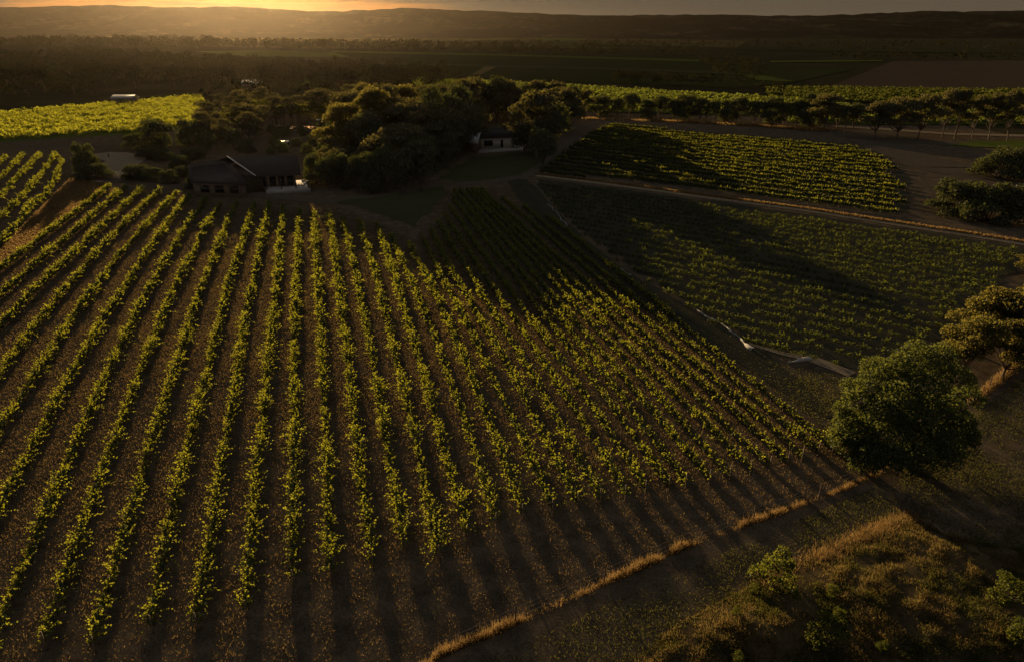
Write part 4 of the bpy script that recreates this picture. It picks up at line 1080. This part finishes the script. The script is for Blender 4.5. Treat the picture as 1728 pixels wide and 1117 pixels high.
def panel(p0, p1, t0, t1, z0, z1, out, thick=0.06):
    """a box lying on the wall from p0 to p1"""
    p0, p1 = np.array(p0), np.array(p1)
    d = (p1 - p0); L = np.hypot(*d); d = d / L
    n_ = np.array([d[1], -d[0]])
    if n_[1] > 0: n_ = -n_
    a, b = p0 + d * L * t0 + n_ * out, p0 + d * L * t1 + n_ * out
    c = [a, b, b + n_ * thick, a + n_ * thick]
    V = np.array([(*q, z0) for q in c] + [(*q, z1) for q in c])
    Q = np.array([(0, 3, 2, 1), (4, 5, 6, 7), (0, 1, 5, 4), (1, 2, 6, 5), (2, 3, 7, 6), (3, 0, 4, 7)])
    return V, Q
def house(name, label, origin):
    e = bpy.data.objects.new(name, None); COL.objects.link(e); e.location = (*origin, 0)
    tag(e, label, 'house')
    return e
def hpart(e, name, VQ, m, parent=None):
    V, Q = VQ
    o0 = np.array(e.location)
    return obj(name, new_mesh(name, V - o0, Q, mats=(m,)), parent=parent or e)
h1 = house('house', 'low grey gabled house with a pale deck at the head of the vine rows', g(440, 312))
roofL, cL = wing_roof(v3(322, 308, 2.9), v3(420, 311, 2.9), v3(316, 279, 5.2), v3(385, 271, 5.2))
roofR, cR = wing_roof(v3(430, 297, 3.4), v3(508, 294, 3.4), v3(384, 265, 6.0), v3(502, 263, 6.0))
wl1 = wallbox(cL, 0.90, 0, 2.8); wr1 = wallbox(cR, 0.84, 0, 3.3)
hpart(h1, 'wall', (wl1[0], wl1[1]), M_WALL)
hpart(h1, 'wall', (wr1[0], wr1[1]), M_WALL)
hpart(h1, 'roof', roofL, M_ROOF)
rf = hpart(h1, 'roof', roofR, M_ROOF)
hpart(h1, 'lit_barge_board', tube([v3(383, 264, 6.1), v3(431, 297, 3.45)], [0.13, 0.13], 6), M_WHITE, rf)  # white colour stands in for sunlight on this roof edge
pw = wr1[2]
for i in range(4):
    w_ = hpart(h1, 'window', panel(pw[0], pw[1], 0.08 + 0.23 * i, 0.25 + 0.23 * i, 0.95, 2.9, 0.004), M_DARKWOOD)
    hpart(h1, 'pane', panel(pw[0], pw[1], 0.095 + 0.23 * i, 0.235 + 0.23 * i, 1.05, 2.8, 0.066, 0.02), M_GLASS, w_)
pw = wl1[2]
for i in range(3):
    w_ = hpart(h1, 'window', panel(pw[0], pw[1], 0.12 + 0.28 * i, 0.30 + 0.28 * i, 0.8, 2.2, 0.004), M_DARKWOOD)
    hpart(h1, 'pane', panel(pw[0], pw[1], 0.135 + 0.28 * i, 0.285 + 0.28 * i, 0.9, 2.1, 0.066, 0.02), M_GLASS, w_)
dk = [v3(449, 323, 0.8), v3(524, 319, 0.8), v3(518, 304, 0.8), v3(447, 307, 0.8)]
hpart(h1, 'deck', prism(dk, 0.8), M_DECK)
for t in (0.03, 0.35, 0.68, 0.97):
    c = dk[0] * (1 - t) + dk[1] * t; c = c * 0.9 + (dk[3] * (1 - t) + dk[2] * t) * 0.1
    hpart(h1, 'veranda_post', boxq(c[0] - 0.08, c[0] + 0.08, c[1] - 0.08, c[1] + 0.08, 0.8, 3.3), M_DARKWOOD)
vr = [v3(449, 319, 3.3), v3(508, 316, 3.3), v3(508, 296, 3.35), v3(432, 298, 3.35)]
hpart(h1, 'gable_wall', panel(g(412, 322), g(447, 324), 0, 1, 0, 3.2, 0, 0.3), M_DARKWOOD)
CH = merge([boxq(-0.25, 0.25, -0.25, 0.25, 0.40, 0.45), boxq(-0.25, 0.25, 0.22, 0.27, 0.45, 0.95)] + [boxq(sx - 0.025, sx + 0.025, sy - 0.025, sy + 0.025, 0, 0.40) for sx in (-0.22, 0.22) for sy in (-0.22, 0.22)])
ch_seat = new_mesh('deck_chair', *CH, mats=(M_WHITE,))
for i, (px, py, lab) in enumerate(((511, 312, 'white chair at the back of the house deck'), (516, 317, 'white chair at the outer corner of the house deck'), (507, 319, 'white chair in the middle of the deck edge'))):
    x, y = g(px, py, 0.8)
    obj('deck_chair', ch_seat, loc=(x, y, 0.8), label=lab, cat='chair', group='white chairs on the deck', rotz=0.7 * i)
TB = merge([boxq(-0.7, 0.7, -0.45, 0.45, 0.70, 0.75)] + [boxq(sx - 0.03, sx + 0.03, sy - 0.03, sy + 0.03, 0, 0.70) for sx in (-0.6, 0.6) for sy in (-0.36, 0.36)])
x, y = g(480, 316, 0.8)
obj('table', new_mesh('table', *TB, mats=(M_DARKWOOD,)), loc=(x, y, 0.8), label='dark table standing on the house deck', cat='table')

h2 = house('farmhouse', 'white framed farmhouse with a low gabled roof among the trees by the lawn', g(845, 250))
roof2, c2 = wing_roof(v3(808, 234, 2.9), v3(892, 231, 2.9), v3(806, 217, 5.0), v3(884, 215, 5.0))
w2 = wallbox(c2, 0.90, 0, 2.8)
hpart(h2, 'wall', (w2[0], w2[1]), M_WHITE)
hpart(h2, 'roof', roof2, M_ROOF)
pw = w2[2]
for t0, t1 in ((0.05, 0.27), (0.42, 0.50), (0.70, 0.90)):
    w_ = hpart(h2, 'window', panel(pw[0], pw[1], t0, t1, 0.6 if t0 != 0.42 else 0.0, 2.3, 0.004), M_WHITE)
    hpart(h2, 'pane', panel(pw[0], pw[1], t0 + 0.012, t1 - 0.012, 0.7 if t0 != 0.42 else 0.1, 2.2, 0.066, 0.02), M_GLASS, w_)
roof3, c3 = wing_roof(v3(786, 240, 2.6), v3(806, 243, 2.6), v3(794, 219, 4.4), v3(812, 221, 4.4))
w3 = wallbox(c3, 0.88, 0, 2.5)
hpart(h2, 'wall', (w3[0], w3[1]), M_WALL)
hpart(h2, 'roof', roof3, M_METAL)
hpart(h2, 'terrace', prism([v3(806, 259, 0.18), v3(888, 253, 0.18), v3(884, 248, 0.18), v3(808, 252, 0.18)], 0.2), M_DECK)
def tank(px, py, r_, h_, label):  # invented metal tank, put in only to make a bright glint
    x, y = g(px, py)
    t = bpy.data.objects.new('glint_tank', None); COL.objects.link(t); t.location = (x, y, 0)
    tag(t, label, 'tank')
    obj('body', new_mesh('body', *tube([(0, 0, 0), (0, 0, h_)], [r_, r_], 18), mats=(M_TANK,)), parent=t)
    obj('lid', new_mesh('lid', *tube([(0, 0, h_ - 0.02), (0, 0, h_ + 0.12), (0, 0, h_ + 0.3)], [r_ * 1.03, r_ * 1.03, 0.05], 18), mats=(M_TANK,)), parent=t)
tank(482, 250, 1.2, 1.6, 'round metal tank added as a glint behind the low house')
tank(560, 214, 1.4, 2.4, 'round metal tank added as a glint under the trees right of the pond')
tank(803, 222, 1.2, 2.2, 'round metal tank added as a glint beside the farmhouse')
def shed(px, py, w, d, h, label, m=M_METAL, rot=0.0):
    x, y = g(px, py)
    e = bpy.data.objects.new('shed', None); COL.objects.link(e); e.location = (x, y, 0); e.rotation_euler = (0, 0, rot)
    tag(e, label, 'shed')
    obj('wall', new_mesh('wall', *boxq(-w / 2, w / 2, -d / 2, d / 2, 0, h), mats=(M_WALL,)), parent=e)
    a = [(-w / 2 - 0.2, -d / 2 - 0.3, h), (w / 2 + 0.2, -d / 2 - 0.3, h), (w / 2 + 0.2, 0, h + d * 0.2), (-w / 2 - 0.2, 0, h + d * 0.2)]
    b = [(-w / 2 - 0.2, 0, h + d * 0.2), (w / 2 + 0.2, 0, h + d * 0.2), (w / 2 + 0.2, d / 2 + 0.3, h), (-w / 2 - 0.2, d / 2 + 0.3, h)]
    obj('roof', new_mesh('roof', *merge([prism(np.array(a) + (0, 0, 0.15), 0.12), prism(np.array(b) + (0, 0, 0.15), 0.12)]), mats=(m,)), parent=e)
    obj('door', new_mesh('door', *boxq(-0.8, 0.8, -d / 2 - 0.06, -d / 2 - 0.01, 0, 2.0), mats=(M_DARKWOOD,)), parent=e)
    return e
shed(213, 176, 9.5, 6, 2.6, 'long white roofed shed behind the bright field')
shed(430, 150, 12, 7, 3, 'low shed half hidden in the woods')
shed(575, 197, 6, 4, 2.4, 'little shed under the trees right of the pond')
shed(543, 213, 2.5, 2, 1.8, 'tiny pale hut on the far bank of the pond')

# ------------------------------------------------------------------ fences, nets, poles
def fence(pl, spacing, label, hpost=1.25, m=M_POST):
    pl = np.array(pl, float)
    d = np.concatenate([[0], np.cumsum(np.hypot(*np.diff(pl, axis=0).T))])
    e = bpy.data.objects.new('wire_fence', None); COL.objects.link(e); e.location = (*pl[0], 0)
    tag(e, label, 'fence')
    me = new_mesh('post', *tube([(0, 0, -0.2), (0.01, 0, hpost * 0.5), (0.02, 0.01, hpost)], [0.05, 0.045, 0.04], 7), mats=(m,))
    xs = []
    for s in np.arange(0, d[-1], spacing):
        x, y = np.interp(s, d, pl[:, 0]), np.interp(s, d, pl[:, 1])
        z = float(hgt(np.array([x]), np.array([y]))[0])
        xs.append((x, y, z))
        obj('post', me, parent=e, loc=(x - pl[0][0], y - pl[0][1], z), rotz=s)
    xs = np.array(xs) - np.array([*pl[0], 0])
    parts = [tube(xs + (0, 0, f * hpost), [0.007] * len(xs), 4) for f in (0.35, 0.65, 0.92)]
    obj('wire', new_mesh('wire', *merge(parts), mats=(M_WIRE,)), parent=e)
    return e
fence(FENCE, 6.0, 'wire fence in the golden straw along the bottom of the big vine block')
fence([g(*q) for q in ((1500, 790), (1560, 745), (1640, 680), (1690, 635), (1760, 575))], 5.0, 'wire fence running up right from the big drooping tree')
fence([g(*q) for q in ((1235, 342), (1350, 357), (1500, 380), (1640, 401), (1760, 420))], 7.0, 'wire fence along the pale straight track')
s = rng.uniform(0, 1, 5000)
q = np.array([g(*q) for q in ((1640, 682), (1690, 637), (1740, 592))])
fx, fy = np.interp(s, [0, .5, 1], q[:, 0]) + rng.normal(0, 0.2, 5000), np.interp(s, [0, .5, 1], q[:, 1]) + rng.normal(0, 0.2, 5000)
grass('dry_grass', np.column_stack([fx, fy, hgt(fx, fy)]), rng.uniform(0.1, 0.5, 5000), rng.uniform(0.02, 0.06, 5000), M_STRAW, 'straw along the fence right of the big tree', 13, 0.4)

VER = np.array([g(*q) for q in ((905, 295), (1000, 306), (1100, 319), (1210, 334), (1350, 352), (1500, 375), (1640, 396), (1760, 415))])
vd = np.concatenate([[0], np.cumsum(np.hypot(*np.diff(VER, axis=0).T))])
s = rng.uniform(0, vd[-1], 12000)
fx, fy = np.interp(s, vd, VER[:, 0]) + rng.normal(0, 0.3, len(s)), np.interp(s, vd, VER[:, 1]) + rng.normal(0, 0.3, len(s))
grass('dry_grass', np.column_stack([fx, fy, hgt(fx, fy)]), rng.uniform(0.15, 0.5, len(s)), rng.uniform(0.08, 0.18, len(s)), M_STRAW, 'strip of pale dry grass along the straight track', 14, 0.4)
s = rng.uniform(0, 1, 9000)
q = np.array([g(*q_) for q_ in ((985, 201), (1120, 206), (1260, 213), (1340, 219), (1400, 223))])
fx, fy = np.interp(s, np.linspace(0, 1, 5), q[:, 0]) + rng.normal(0, 0.9, 9000), np.interp(s, np.linspace(0, 1, 5), q[:, 1]) + rng.normal(0, 0.9, 9000)
k = rng.uniform(0.2, 0.6, 9000) < fbm(fx / 5, fy / 5, 88)
fx, fy = fx[k], fy[k]
grass('dry_grass', np.column_stack([fx, fy, hgt(fx, fy)]), rng.uniform(0.3, 0.9, len(fx)), rng.uniform(0.12, 0.3, len(fx)), M_STRAW, 'golden straw along the foot of the tree line', 15, 0.4)
ra, rb = g(176, 299), g(224, 297)
rl = np.hypot(rb[0] - ra[0], rb[1] - ra[1])
rail = bpy.data.objects.new('rail_fence', None); COL.objects.link(rail); rail.location = (*ra, 0); rail.rotation_euler = (0, 0, math.atan2(rb[1] - ra[1], rb[0] - ra[0]))
tag(rail, 'low pale rail fence between the round shrub tree and the hedge', 'fence')
pm = new_mesh('post', *boxq(-0.06, 0.06, -0.06, 0.06, -0.1, 1.1), mats=(M_WHITE,))
for q_ in np.linspace(0, rl, 4): obj('post', pm, parent=rail, loc=(q_, 0, 0))
rm = new_mesh('rail', *boxq(0.06, rl - 0.06, -0.1, -0.065, -0.05, 0.05), mats=(M_WHITE,))
for q_ in (0.5, 0.95): obj('rail', rm, parent=rail, loc=(0, 0, q_))
def net(pts, r, label, name='rolled_net', m=M_NET, seed=0, group=None):
    pl = np.array([g(*p_) for p_ in pts], float)
    d = np.concatenate([[0], np.cumsum(np.hypot(*np.diff(pl, axis=0).T))])
    s = np.linspace(0, d[-1], 50)
    x, y = np.interp(s, d, pl[:, 0]), np.interp(s, d, pl[:, 1])
    x = x + 0.5 * (vnoise(s / 1.5, 0 * s, seed) - 0.5); y = y + 0.5 * (vnoise(s / 1.5, 0 * s, seed + 3) - 0.5)
    rr_ = r * (0.25 + 0.6 * vnoise(s / 0.5, 0 * s, seed + 7) + 0.9 * smooth(d[-1] - 2.0, d[-1] - 0.8, s) * (r > 0.12))
    V, Q = tube(np.column_stack([x, y, 0.05 + rr_ * 0.6]), rr_, 7)
    return obj(name, new_mesh(name, V, Q, mats=(m,)), label=label, cat='net', group=group)
net([(1172, 522), (1210, 545), (1243, 565), (1257, 582), (1262, 591), (1268, 594)], 0.15, 'white rolled net ending in a tangle beside the young vines', seed=1)
net([(1325, 612), (1345, 610), (1365, 606)], 0.14, 'short pale tangle of net on the headland below the young vines', seed=2)
net([(926, 345), (940, 362), (958, 384)], 0.10, 'thin white net at the upper left corner of the young vines', seed=3)
net([(1046, 455), (1066, 466)], 0.10, 'short white strip of net on the headland', seed=4)
track('farm_track', [(1262, 580), (1320, 598), (1365, 607), (1400, 620), (1436, 634)], [0.8, 1.0, 1.6, 1.8, 1.4], M_TRACK, 0.09, 'pale bare bank at the foot of the young vines', 40, 0.4)
def pole(px, py, top, label):
    x, y = g(px, py); d = ray(px, top); h = CAM_H + d[2] * y / d[1]
    V, Q = merge([tube([(0, 0, -0.3), (0, 0, h)], [0.16, 0.11], 7), boxq(-1.1, 1.1, -0.06, 0.06, h - 0.9, h - 0.75)])
    return obj('utility_pole', new_mesh('utility_pole', V, Q, mats=(M_POST,)), loc=(x, y, 0), label=label, cat='pole')
pole(582, 89, 72, 'thin utility pole standing above the valley fields')
pole(1425, 224, 186, 'power pole beside the road bend')
pole(1610, 236, 190, 'slanting power pole by the road on the right')

# ------------------------------------------------------------------ haze
hz, hn, hl = mat('haze')
pv = hn.new('ShaderNodeVolumePrincipled')
pv.inputs['Color'].default_value = (0.40, 0.335, 0.255, 1)
pv.inputs['Density'].default_value = 1.08e-5
pv.inputs['Anisotropy'].default_value = 0.84
ho = hn.new('ShaderNodeOutputMaterial'); hl.new(pv.outputs[0], ho.inputs['Volume'])
V, Q = boxq(-9500, 9500, -500, 9500, -4, 230)
obj('haze', new_mesh('haze', V, Q, mats=(hz,)), kind='stuff', label='thin golden evening haze over the valley')
